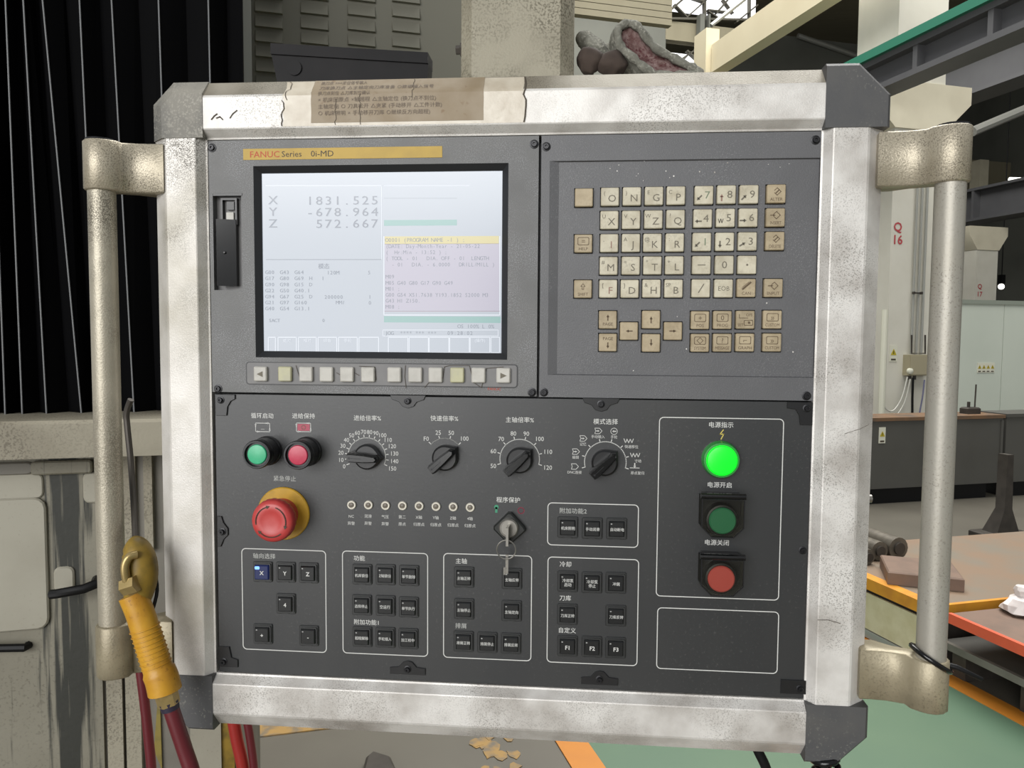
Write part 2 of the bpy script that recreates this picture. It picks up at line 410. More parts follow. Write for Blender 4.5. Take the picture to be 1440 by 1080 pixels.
# ------------------------------------------------------------------ lettering (built-in font, turned into mesh)
GL = {}
def raw(s, off):
    c = bpy.data.curves.new('t', 'FONT'); c.body = s; c.resolution_u = 2; c.offset = off; c.fill_mode = 'FRONT'
    o = bpy.data.objects.new('t', c); me = bpy.data.meshes.new_from_object(o)
    vs = [(v.co.x, v.co.y) for v in me.vertices]; fs = [tuple(p.vertices) for p in me.polygons]
    bpy.data.objects.remove(o); bpy.data.curves.remove(c); bpy.data.meshes.remove(me)
    return vs, fs
BAR = {}
def glyph(ch, off):
    if (ch, off) not in GL:
        vs, fs = raw(ch, off)
        if off not in BAR: BAR[off] = max(v[0] for v in raw('|', off)[0])
        adv = max(v[0] for v in raw(ch+'|', off)[0])-BAR[off]
        fs = [f if area2([vs[i] for i in f]) > 0 else f[::-1] for f in fs]
        GL[(ch, off)] = (vs, fs, adv)
    return GL[(ch, off)]
def text(mb, s, x, y, z, size, align='C', sx=1.0, mono=None, bold=0.0, mi=0, rot=0.0, track=0.0):
    pen = 0; parts = []
    for ch in s:
        if ch == ' ': pen += mono if mono else .35; continue
        vs, fs, adv = glyph(ch, bold)
        if mono:
            w = max((v[0] for v in vs), default=0)+min((v[0] for v in vs), default=0)
            parts.append((vs, fs, pen+mono/2-w/2*1)); pen += mono
        else: parts.append((vs, fs, pen)); pen += adv+track
    tot = pen*size*sx
    ox = {'C': -tot/2, 'L': 0, 'R': -tot}[align]; oy = -.36*size
    c, sn = math.cos(rot), math.sin(rot)
    for vs, fs, p in parts:
        q = []
        for vx, vy in vs:
            a = ox+(p+vx)*size*sx; b = oy+vy*size
            q.append((x+a*c-b*sn, y+a*sn+b*c, z))
        mb.add(q, fs, mi)
    return mb

# ================================================================== SETTING (hall frame: s right, t deep, z up)
s1 = hf(838, 1050)[0]; s2 = hf(1385, 990)[0]
S_AIS0, S_AIS1 = hf(822, 1050)[0], s2
mb = MB(); mb.box(-14, 30, -12, 36, -.2, 0); build(mb, 'floor', 'floor_grey', frame='hall', origin=(0, 0, 0), kind='structure', label='grey concrete workshop floor')
def strip(name, x0, x1, t0, t1, z, m, label):
    b = MB(); b.box(x0, x1, t0, t1, .0005, z); return build(b, name, m, frame='hall', kind='structure', label=label)
strip('trim_1', S_AIS0, s2+.02, -6, 30, .003, 'floor_green', 'green painted aisle on the workshop floor')
strip('trim_2', S_AIS0-.09, S_AIS0+.02, -6, 30, .005, 'line_orange', 'orange line along the machine side of the green aisle')
strip('trim_3', s2-.015, s2+.085, -6, 30, .005, 'line_orange', 'orange line along the storage side of the green aisle')
a = hf(345, 1032); c = hf(470, 1014)
strip('trim_4', a[0]-.5, c[0]+.1, a[1]-.04, a[1]+.05, .005, 'line_worn', 'faded orange line crossing the grey floor')
mb = MB(); x, t = hf(690, 1058); random.seed(3)
for k in range(16):
    cx, ct = x+random.gauss(0, .035), t+random.gauss(0, .07); r = random.uniform(.012, .035)
    p = [(cx+r*random.uniform(.5, 1.2)*math.cos(q*.8), ct+r*random.uniform(.6, 1.6)*math.sin(q*.8)) for q in range(8)]
    mb.slab(p, .0006, .002+.0001*k)
build(mb, 'trim_5', 'line_worn', frame='hall', kind='structure', label='flaked patch of yellow paint on the floor')
mb = MB(); mb.box(-14, 30, 30, 30.3, 0, 13); build(mb, 'wall_back', 'wall_dim', frame='hall', kind='structure', label='dim far end wall of the workshop')
mb = MB(); mb.box(24, 24.3, -4, 30, 0, 13); build(mb, 'wall_right', 'wall_dim', frame='hall', kind='structure', label='dim side wall of the workshop')
# roof slabs with a skylight opening
s_sk0, z_r = hp(930, 0, 14)[0], 11.0
rt = 3.0
mb = MB(); mb.box(-14, 24, 14.2, 30, 11.0, 11.2); mb.box(8.5, 24, rt, 14.2, 11.0, 11.2)
build(mb, 'ceiling', 'roof_beige', frame='hall', kind='structure', label='beige corrugated workshop roof')

# ------------------------------------------------------------------ columns, crane beams, roof members
def column(px0, pxm, px1, t, pyc, label, mark, sgn, group=None, big=True):
    x0 = hp(px0, 300, t)[0]; x1 = hp(px1, 300, t)[0]; wd = x1-x0
    ztop = hp(px0, pyc, t)[1]; sc = t/FPX
    root = thing('concrete_column', label, 'column', 'hall', ((x0+x1)/2, t+wd/2, 0), group)
    b = MB(); b.slab(rect(x0, x1, t, t+wd), 0, 11.0 if big else ztop, 0); build(b, 'shaft', 'column_white', root)
    b = MB(); e = (52 if big else 18)*sc; h = (76 if big else 40)*sc
    prof = [(x0-e, ztop), (x0-e, ztop-.38*h), (x0-.02*h, ztop-h), (x1+.02*h, ztop-h), (x1+e, ztop-.38*h), (x1+e, ztop)]
    b.rings([[(p[0], t-.02, p[1]) for p in prof], [(p[0], t+wd+.02, p[1]) for p in prof]])
    build(b, 'corbel', 'column_cream', root)
    b = MB(); hh = 26*sc
    for i, st in enumerate(mark):
        z = hp((px0+px1)/2, sgn[1]+i*18*(1 if big else .6), t)[1]
        q = MB(); text(q, st, 0, 0, 0, 21*sc*(1 if big else .55), bold=.02)
        xx = hp(sgn[0], 330, t)[0]
        b.add([(xx+v[0], t-.004, z+v[1]) for v in q.v], q.f)
    build(b, 'painted_mark', 'paint_red', root, label='red stencilled grid mark')
    return root, x0, x1, ztop
TC = 7.6
colA, cx0, cx1, ztop = column(1254, 1290, 1322, TC, 112, 'cream concrete column with red mark Q 16 behind the console handle', ('Q', '16'), (1262, 320))
sc = TC/FPX
def sticker(root, px, py, t, w, h, n=1, label='yellow triangle warning sticker'):
    x, z = hp(px, py, t); u = t/FPX; b = MB()
    W_, H_ = w*u/2, h*u/2
    b.rings([[(x-W_, t-.006, z-H_), (x+W_, t-.006, z-H_), (x+W_, t-.006, z+H_), (x-W_, t-.006, z+H_)],
             [(x-W_, t-.001, z-H_), (x+W_, t-.001, z-H_), (x+W_, t-.001, z+H_), (x-W_, t-.001, z+H_)]], 0)
    for k in range(n):
        xx = x-W_+(k+.5)*2*W_/n; q = min(W_/n*.8, H_*.8); zz = z+H_*.15
        b.add([(xx-q, t-.008, zz-q*.8), (xx+q, t-.008, zz-q*.8), (xx, t-.008, zz+q)], [(0, 1, 2)], 1)
        b.add([(xx-q*.12, t-.009, zz-q*.5), (xx+q*.12, t-.009, zz-q*.5), (xx+q*.12, t-.009, zz+q*.4), (xx-q*.12, t-.009, zz+q*.4)], [(0, 1, 2, 3)], 2)
        b.add([(xx-q*.8, t-.008, z-H_*.85), (xx+q*.8, t-.008, z-H_*.85), (xx+q*.8, t-.008, z-H_*.65), (xx-q*.8, t-.008, z-H_*.65)], [(0, 1, 2, 3)], 2)
    return build(b, 'warning_sticker', ['sign_white', 'sign_yellow', 'print_dark'], root, label=label)
sticker(colA, 1256, 497, TC, 15, 27)
colB, fx0, fx1, zf = column(1376, 1395, 1406, 14.0, 318, 'distant grey-cream column beyond the pale green enclosure', ('Q', '17'), (1381, 403), big=False)

def crane(px, pyb, t, h, t0, t1, label, rail, depth=.35, ribs=0, matn='crane_grey', zoff=0):
    s_, zb = hp(px, pyb, t)
    root = thing('crane_beam', label, 'beam', 'hall', (s_, (t0+t1)/2, zb), 'steel crane beams')
    b = MB(); b.box(s_+depth*.35, s_+depth*.65, t0, t1, zb+.06, zb+h-.06); build(b, 'web', matn, root)
    b = MB(); b.box(s_, s_+depth, t0, t1, zb, zb+.06); build(b, 'flange', matn, root)
    b = MB(); b.box(s_, s_+depth, t0, t1, zb+h-.06, zb+h); build(b, 'flange', matn, root)
    if rail:
        b = MB(); b.box(s_-.05, s_+.10, t0, t1, zb+h, zb+h+.09); build(b, 'rail', 'crane_green', root, label='green rail edge')
    for k in range(ribs):
        tt = t0+(k+.5)*(t1-t0)/ribs; b = MB(); b.box(s_+.01, s_+depth*.35, tt-.03, tt+.03, zb+.06, zb+h-.06); build(b, 'rib', matn, root)
    return root
crane(1279, 107, 6.6, .345, 2.6, 10.5, 'grey crane beam with green rail resting on the Q 16 column', True, ribs=9, depth=.3)
crane(1436, 106, 9.0, .8, 5.2, 20, 'dark crane beam in the next bay right of the column', False, depth=.5, ribs=6)
crane(1400, 305, 14.0, .75, 9.5, 26, 'far dark crane beam over the distant column', False, depth=.6, ribs=8)

# longitudinal cream roof beam and the skylight beyond
def hbeam(name, pxa, pya, t, wd, hg, t0, t1, m, label, cat='beam'):
    s_, z_ = hp(pxa, pya, t); b = MB(); b.box(s_, s_+wd, t0, t1, z_, z_+hg)
    return build(b, name, m, frame='hall', label=label, cat=cat)
hbeam('roof_beam', 1000, 102, 11.0, .22, .42, 4.5, 11.0, 'beam_cream', 'long cream concrete roof beam running down the bay')
b = MB(); x, z = hp(984, 104, 11.2); x2, z2 = hp(1003, 70, 11.2); b.box(x, x2, 11.02, 11.4, z-3, z2+.25); build(b, 'roof_post', 'beam_cream', frame='hall', origin=(x, 11.2, 0.0), label='short cream post under the end of the roof beam', cat='post')
def hp3(px, py, t): x, z = hp(px, py, t); return (x, t, z)
def wallpatch(name, px0, px1, py0, py1, t, m, label, th=.2, zmin=None):
    x0, z1 = hp(px0, py0, t); x1, z0 = hp(px1, py1, t)
    if zmin is not None: z0 = zmin
    b = MB(); b.box(x0, x1, t, t+th, z0, z1); return build(b, name, m, frame='hall', kind='structure', label=label)
TG = 14.4
wallpatch('wall_gable', 770, 936, 16, 70, TG, 'wall_dim', 'grey gable panel above the far bay', zmin=0)
wallpatch('wall_upper', 936, 1064, 28, 70, TG, 'roof_beige', 'beige wall band between two rows of roof glazing', )
wallpatch('wall_low', 936, 1064, 112, 300, TG, 'roof_beige', 'beige wall below the low glazing', zmin=0)
def glazing(name, px0, px1, py0, py1, t, bars, label, m='sky_glass'):
    x0, z1 = hp(px0, py0, t); x1, z0 = hp(px1, py1, t); u = t/FPX
    root = bpy.data.objects.new(name, None); COL.objects.link(root); o = ((x0+x1)/2, t, z0); root.location = hall(*o); root.rotation_euler = (0, 0, TH)
    FR[root] = ('hall', o); tag(root, label, kind='structure')
    b = MB(); b.box(x0, x1, t+.05, t+.08, z0, z1); build(b, 'pane', m, root)
    for (ax_, ay, bx_, by, w) in bars:
        p = hp(ax_, ay, t); q = hp(bx_, by, t); d = Vector((q[0]-p[0], q[1]-p[1])).normalized(); n = Vector((-d.y, d.x))*w*u/2
        c4 = [(p[0]-n.x, p[1]-n.y), (q[0]-n.x, q[1]-n.y), (q[0]+n.x, q[1]+n.y), (p[0]+n.x, p[1]+n.y)]
        b = MB(); b.rings([[(c[0], t-.06, c[1]) for c in c4], [(c[0], t+.04, c[1]) for c in c4]]); build(b, 'glazing_bar', 'roof_dark', root)
    return root
glazing('window_1', 925, 1064, -40, 29, TG, [(934, 22, 975, -14, 3), (947, 7, 966, 26, 2), (966, 24, 1000, -6, 2), (960, -6, 990, 4, 2), (990, -30, 990, 29, 3), (994, 15, 1020, 18, 2),
        (995, 17, 1012, 29, 2), (1006, 20, 1030, -8, 2), (1053, -30, 1053, 34, 2), (1034, 32, 1064, 8, 2), (1015, 0, 1030, 20, 1.5), (930, 27, 1064, 29, 3)], 'bright roof glazing crossed by dark truss bars')
glazing('window_2', 930, 1000, 71, 112, TG, [(936, 75, 955, 90, 2), (955, 90, 970, 74, 2), (940, 95, 975, 72, 2), (965, 72, 985, 90, 2)], 'low strip of bright glazing behind the gloves')
b = MB(); q0 = hp(1000, 36, 9.5); q1 = hp(1058, -10, 9.5); b.tube([(q0[0], 9.5, q0[1]), (q1[0], 9.5, q1[1])], .028, 8)
build(b, 'brace_pipe', 'pipe_grey', frame='hall', label='slim grey brace pipe crossing the roof glazing', cat='pipe')
for pxa, pxb, nm, lb in ((984, 994, 'purlin_post', 'thin grey strut standing in front of the beige wall band'), (996, 1002, 'purlin_post', 'second thin grey strut nearer the cream roof beam')):
    x0, z0 = hp(pxa, 74, 14.2); x1, z1 = hp(pxb, 20, 14.2); b = MB(); b.box(x0, x1-.04, 14.2, 14.36, z0-.6, z1); build(b, nm, 'wall_dim', frame='hall', label=lb, cat='strut')
x0, z0 = hp(790, 17, 8.8); x1, z1 = hp(946, -30, 8.8)
root = thing('roof_panel', 'beige ribbed roof panel above the gloves', 'panel', 'hall', (x0, 8.8, z0))
nsl = 7
for k in range(nsl):
    b = MB(); za = z0+(z1-z0)*k/nsl; b.box(x0, x1, 8.8, 8.9-.03*(k % 2), za, za+(z1-z0)/nsl-.008); build(b, 'slat', 'roof_beige', root)
# brace and dim beams in the bay between roof beam and crane beam
x0, z0 = hp(1025, 100, 20); x1, z1 = hp(1300, 74, 20)
root = thing('roof_girder', 'dim cross girder with pale diagonal brace far under the roof', 'beam', 'hall', ((x0+x1)/2, 20, z0))
b = MB(); b.box(x0, x1, 20, 20.5, z0, z1); build(b, 'girder', 'wall_dim', root)
b = MB(); b.tube([hp3(1122, 50, 19.9), hp3(1215, 82, 19.9)], .07, 8); build(b, 'brace', 'pipe_grey', root)
x0, z0 = hp(1350, 300, 22); x1, z1 = hp(1460, 232, 22); b = MB(); b.box(x0-1, x1+3, 22, 22.5, z0+.5, z1); build(b, 'wall_rail', 'roof_beige', frame='hall', label='pale horizontal band on the far wall beyond the handle', cat='beam')
x0, z0 = hp(1376, 290, 21); x1, z1 = hp(1391, 225, 21); b = MB(); b.box(x0, x1, 21, 21.4, z0, z1); build(b, 'hanging_post', 'column_cream', frame='hall', label='short pale post hanging below the far beam', cat='post')
q0 = hp(1368, 185, 12); q1 = hp(1470, 142, 12); b = MB(); b.tube([(q0[0], 12, q0[1]), (q1[0], 12, q1[1])], .09, 8); build(b, 'cable_duct', 'pipe_grey', frame='hall', label='pale grey duct slanting under the dark crane beam', cat='duct')
# lamps far away
x, z = hp(1430, 260, 18)
root = thing('fluorescent_lamp', 'pair of lit fluorescent tubes on a far fixture', 'lamp', 'hall', (x, 18, z))
b = MB(); b.box(x-.35, x+.9, 18, 18.2, z-.45, z-.1); build(b, 'housing', 'roof_beige', root)
for dz in (0, .18):
    b = MB(); b.tube([(x-.32, 17.95, z-.05+dz), (x+.9, 17.95, z-.0+dz)], .06, 8); build(b, 'tube', 'lamp_white', root)
x, z = hp(1408, 403, 16)
root = thing('work_lamp', 'small bright round lamp above the pale green enclosure', 'lamp', 'hall', (x, 16, z-.1))
b = MB(); b.rings([[(x+.075*math.sin(math.pi*k/8)*math.cos(a*.628), 16+.075*math.sin(math.pi*k/8)*math.sin(a*.628), z-.075*math.cos(math.pi*k/8)) for a in range(10)] for k in range(1, 8)]); build(b, 'bulb', 'lamp_white', root)
b = MB(); b.box(x-.06, x+.06, 16-.06, 16.06, z+.07, z+.3); build(b, 'socket', 'rubber_black', root)
b = MB(); b.tube([(x, 16, z+.3), (x, 16, 10.99)], .012, 6); build(b, 'hanging_wire', 'rubber_black', root)
x0, z0 = hp(1340, 387, 20); x1, z1 = hp(1377, 377, 20); b = MB(); b.box(x0, x1, 20, 20.05, z0, z1); build(b, 'light_strip', 'lamp_white', frame='hall', label='bright horizontal light strip left of the distant column', cat='lamp')

# ------------------------------------------------------------------ column services
def hp3(px, py, t): x, z = hp(px, py, t); return (x, t, z)
for i, (pxs, lb) in enumerate(((1281, 'thin grey conduit running down the Q 16 column, outer left one'), (1288, 'thin grey conduit running down the middle of the Q 16 column'), (1295, 'thin grey conduit on the Q 16 column closest to its warm side'))):
    b = MB(); p = hp3(pxs, 498, TC-.03); q = hp3(pxs, 190, TC-.03); b.tube([p, (p[0], p[1], q[2])], .014, 8)
    build(b, 'conduit_pipe', 'pipe_grey', frame='hall', label=lb, cat='pipe', group='conduits on the column')
root = thing('conduit_clamp', 'small dark clamp bar across the conduits', 'clamp', 'hall', hp3(1290, 412, TC-.06))
b = MB(); x, z = hp(1290, 412, TC-.06); b.box(x-.06, x+.06, TC-.065, TC-.045, z-.008, z+.008); build(b, 'bar', 'steel_dark', root)
for d in (-.055, .055): b = MB(); b.box(x+d-.008, x+d+.008, TC-.08, TC-.045, z-.014, z+.014); build(b, 'nut', 'steel_dark', root)
x0, z1 = hp(1279, 499, TC-.1); x1, z0 = hp(1308, 528, TC-.1)
root = thing('junction_box', 'khaki junction box on the column below the conduits', 'box', 'hall', ((x0+x1)/2, TC-.05, z0))
b = MB(); b.rings([[(x0, TC-.1, z0), (x1, TC-.1, z0), (x1, TC-.1, z1), (x0, TC-.1, z1)], [(x0, TC, z0), (x1, TC, z0), (x1, TC, z1), (x0, TC, z1)]]); build(b, 'body', 'box_khaki', root)
b = MB(); b.box(x0+.012, x1-.012, TC-.108, TC-.1, z0+.012, z1-.012); build(b, 'lid', 'box_khaki', root)
for k in range(2):
    b = MB(); xx = x0+.05+k*.07; b.tube([(xx, TC-.06, z0), (xx, TC-.06, z0-.05)], .018, 8); build(b, 'cable_gland', 'steel_dark', root)
b = MB(); xx, zz = hp(1281, 522, TC-.14); b.lathe(0, 0, [(.02, 0), (.035, .01), (.035, .04), (.02, .05)], 12); b.v = [(xx+v[0], TC-.1-v[2], zz+v[1]) for v in b.v]; build(b, 'round_plug', 'sign_white', root, label='white round plug')
fr = [(1282, 474), (1282, 500), (1301, 500), (1301, 474)]
b = MB(); b.tube([hp3(x_, y_-3, TC-.07) for x_, y_ in fr], .010, 6); build(b, 'wire_guard', 'steel_dark', frame='hall', label='dark U shaped wire guard around the conduit ends', cat='guard')
for pts, m, r, lb in (([(1276, 530), (1268, 560), (1255, 578), (1243, 570), (1240, 540)], 'wire_white', .009, 'white cable looping from the junction box to the left'),
                      ([(1280, 533), (1272, 566), (1258, 588), (1246, 600)], 'wire_white', .009, 'white cable drooping toward the dark cabinet top'),
                      ([(1284, 531), (1283, 560), (1283, 600), (1283, 640)], 'rubber_black', .014, 'black cable hanging straight below the junction box'),
                      ([(1300, 534), (1297, 560), (1292, 590), (1290, 640)], 'wire_blue', .009, 'bluish cable hanging from the junction box')):
    P3 = [hp3(x_, y_, TC-.12) for x_, y_ in pts]
    sm = []
    for i in range(len(P3)-1):
        for k in range(4):
            f = k/4; p0, p1, p2, p3 = [Vector(P3[max(0, min(len(P3)-1, i+d))]) for d in (-1, 0, 1, 2)]
            sm.append(.5*((2*p1)+(p2-p0)*f+(2*p0-5*p1+4*p2-p3)*f*f+(3*p1-p0-3*p2+p3)*f**3))
    sm.append(Vector(P3[-1])); b = MB(); b.tube(sm, r, 6); build(b, 'cable', m, frame='hall', label=lb, cat='cable')
b = MB(); x, z = hp(1243, 480, 7.2); b.tube([(x, 7.2, 0), (x, 7.2, z+.35)], .035, 10); build(b, 'drain_pipe', 'sign_white', frame='hall', label='white pipe standing left of the Q 16 column', cat='pipe')

# ------------------------------------------------------------------ pale green enclosure and dark cabinets
TE = 7.6
x0, z1 = hp(1338, 421, TE); x1 = x0+3.2
root = thing('machine_enclosure', 'pale green sheet metal machine enclosure behind the dark cabinets', 'enclosure', 'hall', ((x0+x1)/2, TE+.7, 0))
pw = (x1-x0)/4
for k in range(4):
    b = MB(); b.box(x0+k*pw+.004, x0+(k+1)*pw-.004, TE, TE+1.6, .05, z1-.05); build(b, 'panel', 'mint', root)
b = MB(); b.box(x0-.01, x1, TE-.015, TE+1.62, z1-.05, z1); build(b, 'top_rail', 'mint_frame', root)
b = MB(); b.box(x0, x1, TE+.02, TE+1.6, 0, .05); build(b, 'plinth', 'cab_dark', root)
x, z = hp(1386, 517, TE); u = TE/FPX
sticker(root, 1386, 517, TE, 37, 17, 4, 'white strip of four yellow warning triangles')
TD = 5.6
def dark_cab(pxa, pxb, pyt, label, th, lid):
    x0, z1 = hp(pxa, pyt, TD); x1 = hp(pxb, pyt, TD)[0]
    r = thing('steel_cabinet', label, 'cabinet', 'hall', ((x0+x1)/2, TD+.3, 0), 'dark steel cabinets')
    b = MB(); b.box(x0, x1, TD, TD+.3, .14, z1-.03); build(b, 'body', 'cab_dark', r)
    b = MB(); b.box(x0-.01, x1+.01, TD-.015, TD+.31, z1-.03, z1); build(b, 'top', lid, r)
    b = MB(); b.box(x0+.05, x1-.12, TD+.04, TD+.28, 0, .14); build(b, 'base', 'rubber_black', r)
    b = MB(); b.box(x1-.03, x1-.004, TD-.012, TD, .16, z1-.05); build(b, 'door_edge', 'cab_dark', r)
    return r, x0, x1, z1
_, dx0, dx1, dz = dark_cab(1212, 1411, 588, 'dark grey steel cabinet with rusty top in front of the Q 16 column', 0, 'cab_top')
dark_cab(1416, 1620, 582, 'dark grey steel cabinet standing right of the rusty topped one', 0, 'cab_dark')
sticker([o for o in FR if o.name == 'steel_cabinet'][0], 1240, 612, TD, 13, 27, 1, 'white warning sticker with yellow triangle')
x, z = hp(1364, 583, TD+.15)
root = thing('base_fixture', 'small dark clamp fixture with thin rod on the rusty cabinet top', 'fixture', 'hall', (x, TD+.15, dz))
b = MB(); b.slab(rect(x-.07, x+.07, TD+.1, TD+.2), dz, dz+.06, .012); build(b, 'block', 'steel_dark', root)
b = MB(); b.tube([(x+.05, TD+.15, dz+.05), (x+.055, TD+.15, dz+.27)], .007, 6); build(b, 'rod', 'steel_dark', root)
b = MB(); b.tube([(x-.02, TD+.15, dz+.05), (x-.02, TD+.15, dz+.11)], .014, 6); build(b, 'pin', 'steel_dark', root)
# machine foot right of the cabinet
x, t = hf(1412, 757); 
root = thing('support_stand', 'dark steel stand with tapered post and flat foot on the workshop floor', 'stand', 'hall', (x, t, 0))
b = MB(); b.slab(rect(x-.2, x+.17, t-.1, t+.12), 0, .05, .008); build(b, 'foot', 'steel_dark', root)
b = MB(); b.rings([[(x-.12, t-.05, .05), (x+.08, t-.05, .05), (x+.08, t+.08, .05), (x-.12, t+.08, .05)], [(x-.04, t-.03, .22), (x+.03, t-.03, .22), (x+.03, t+.05, .22), (x-.04, t+.05, .22)],
             [(x-.035, t-.03, .62), (x+.02, t-.03, .62), (x+.02, t+.05, .62), (x-.035, t+.05, .62)]]); build(b, 'post', 'steel_dark', root)

# ------------------------------------------------------------------ low platforms beside the aisle
def level(poly_px, z): return [hf(x_, y_, z) for x_, y_ in poly_px]
ZP = .30
cx, ct = hf(1312, 853, ZP)
Lx = 2.6; Lt = .95
root = thing('storage_platform', 'low wooden storage platform with yellow orange edge strips', 'platform', 'hall', (cx+Lx/2, ct+Lt/2, 0))
b = MB(); b.box(cx+.02, cx+Lx, ct+.02, ct+Lt, ZP-.06, ZP-.001); build(b, 'top', 'table_top', root)
b = MB(); b.box(cx, cx+Lx, ct, ct+.02, ZP-.05, ZP); build(b, 'edge_strip', 'edge_yellow', root)
b = MB(); b.box(cx, cx+.06, ct+.02, ct+Lt, ZP-.055, ZP); build(b, 'edge_strip', 'edge_yellow', root)
b = MB(); b.box(cx+.008, cx+.02, ct+.05, ct+Lt-.05, .05, ZP-.075); build(b, 'side_board', 'board_cream', root, label='cream side board')
b = MB(); b.box(cx+.03, cx+Lx-.05, ct+.06, ct+Lt-.05, 0, ZP-.06); build(b, 'base', 'steel_dark', root)
b = MB(); b.box(cx+.002, cx+.018, ct+.05, ct+Lt-.05, .01, .045); build(b, 'kick_rail', 'pipe_grey', root)
# second table with red-orange edge, closer
ZR = .30
q = hf(1332, 862, ZR); q2 = hf(1440, 906, ZR)
rx = (q[0]+q2[0])/2; rt0, rt1 = q2[1]-.9, min(q[1], ct-.03)
root = thing('red_edge_table', 'low table with bright red orange front edge and dusty brown top', 'table', 'hall', (rx+.7, (rt0+rt1)/2, 0))
b = MB(); b.box(rx+.014, rx+1.4, rt0, rt1, ZR-.03, ZR-.003); build(b, 'top', 'rust_steel', root)
b = MB(); b.box(rx-.005, rx+.014, rt0, rt1, ZR-.042, ZR); build(b, 'edge_strip', 'edge_red', root)
for lx, lt in ((rx+.95, rt1-.08), (rx+.95, rt0+.1), (rx+1.34, rt1-.08), (rx+1.34, rt0+.1)):
    b = MB(); b.box(lx-.03, lx+.03, lt-.03, lt+.03, 0, ZR-.03); build(b, 'leg', 'steel_dark', root)
b = MB(); x, t = hf(1436, 862, ZR); random.seed(11)
rs = []
for k, (rad, h) in enumerate(((.045, 0), (.07, .012), (.066, .04), (.05, .065), (.025, .075), (.03, .10), (.022, .115))):
    rs.append([(x+rad*(1+random.uniform(-.22, .22))*math.cos(i*math.pi/7)*1.1, t+rad*(1+random.uniform(-.22, .22))*math.sin(i*math.pi/7), ZR+h) for i in range(14)])
b.rings(rs); build(b, 'plastic_bag', 'bag_white', frame='hall', label='crumpled white plastic bag on the red edged table', cat='bag', sharp=20)
# pallet below
ZL = .16
x, t = hf(1345, 905, ZL); xx, tt = hf(1440, 960, ZL)
px_ = (x+xx)/2
root = thing('steel_pallet', 'dark grey steel pallet lying under the red edged table', 'pallet', 'hall', (px_+.3, t, 0))
b = MB(); b.box(px_, px_+.62, tt-.7, t+.05, ZL-.02, ZL); build(b, 'deck', 'cab_dark', root)
b = MB(); b.box(px_-.008, px_+.012, tt-.7, t+.05, ZL-.028, ZL+.002); build(b, 'edge', 'cover_grey', root)
for k in range(4): b = MB(); lt = tt-.65+k*(t-tt+.62)/3; b.box(px_+.05, px_+.58, lt, lt+.07, 0, ZL-.02); build(b, 'runner', 'steel_dark', root)
# steel pieces on the platform
x, t = hf(1246, 812, ZP); x2, t2 = hf(1356, 835, ZP)
def blk(pa, pb, h, dep, label, m, name='steel_block', g=None):
    (xa, ta), (xb, tb) = hf(*pa, ZP), hf(*pb, ZP); d = Vector((xb-xa, tb-ta)); n = Vector((-d.y, d.x)).normalized()*dep
    po = [(xa, ta), (xb, tb), (xb+n.x, tb+n.y), (xa+n.x, ta+n.y)]
    b = MB(); b.slab(po, ZP+.001, ZP+h, .006); return build(b, name, m, frame='hall', label=label, cat='block', group=g)
blk((1248, 822), (1356, 833), .062, .30, 'flat brown steel block lying on the yellow edged platform', 'rust_steel')
for i, (pxa, lb) in enumerate((((1236, 803), 'dark round steel bar end standing nearest the console edge'), ((1252, 797), 'dark round steel bar lying beside the flat block'), ((1279, 795), 'thick dark round steel bar with hollow end behind the flat block'))):
    x, t = hf(*pxa, ZP); r = (.04, .05, .058)[i]; t += .1; x += .02
    root = thing('round_bar', lb, 'bar', 'hall', (x, t+.2, ZP), 'round steel bars')
    b = MB(); n = 16; b.rings([[(x+r*math.cos(2*math.pi*k/n), tt_, ZP+r+.001+r*math.sin(2*math.pi*k/n)) for k in range(n)] for tt_ in (t, t+.42)]); build(b, 'shaft', 'bar_steel', root)
    b = MB(); b.rings([[(x+r*.55*math.cos(2*math.pi*k/n), tt_, ZP+r+.001+r*.55*math.sin(2*math.pi*k/n)) for k in range(n)] for tt_ in (t-.012, t+.01)]); build(b, 'hub', 'steel_dark', root)

# dark object on the floor below the console
x, t = hf(540, 1072)
b = MB(); b.slab([(x-.13, t-.32), (x+.06, t-.32), (x+.02, t-.02), (x-.035, t+.03), (x-.06, t)], .0, .035, .01); build(b, 'floor_pedal_plate', 'steel_dark', frame='hall', label='dark pointed steel plate on the floor below the console', cat='plate')

# ================================================================== MACHINE TOOL (left)
TB = 1.06
zt, zb = hp(70, 592, TB)[1], hp(70, 645, TB)[1]
sL = hp(-160, 600, TB)[0]; sR = hp(318, 600, TB)[0]
TCst = 1.13
stain_mat('casting_oily', '8f8b7d', '181a17', 0, 0)
sa, sb = hp(72, 800, TCst)[0], hp(116, 800, TCst)[0]
xr = hp(330, 800, TCst+.12)[0]
root = thing('milling_machine', 'grey milling machine with oil streaked base and louvred cabinet behind the console', 'machine', 'hall', ((sL+sR)/2, TCst+.3, 0))
b = MB(); b.slab(rect(sL, sR, TB, TB+.5), zb, zt, .004); build(b, 'beam', 'beam_dirty', root)
cs1 = hp(140, 800, TCst)[0]
ctr = ((sL+cs1)/2, TCst+.2, zb/2)
MATS.pop('casting_oily'); stain_mat('casting_oily', '807c6e', '1a1d19', sa-ctr[0], sb-ctr[0])
b = MB(); b.box(sL, cs1, TCst, TCst+.5, 0, zb-.001); build(b, 'casting', 'casting_oily', root, origin=ctr)
def mplate(px0, px1, py0, py1, th, m, name, r=.008, t=TCst, label=None):
    x0, z1 = hp(px0, py0, t); x1, z0 = hp(px1, py1, t); b = MB(); po = rr(x0, x1, z0, z1, r, 3)
    b.slab(po, 0, th, min(.002, th*.5)); b.v = [(v[0], t-v[2], v[1]) for v in b.v]; b.f = [f[::-1] for f in b.f] if False else b.f
    return build(b, name, m, root, label=label)
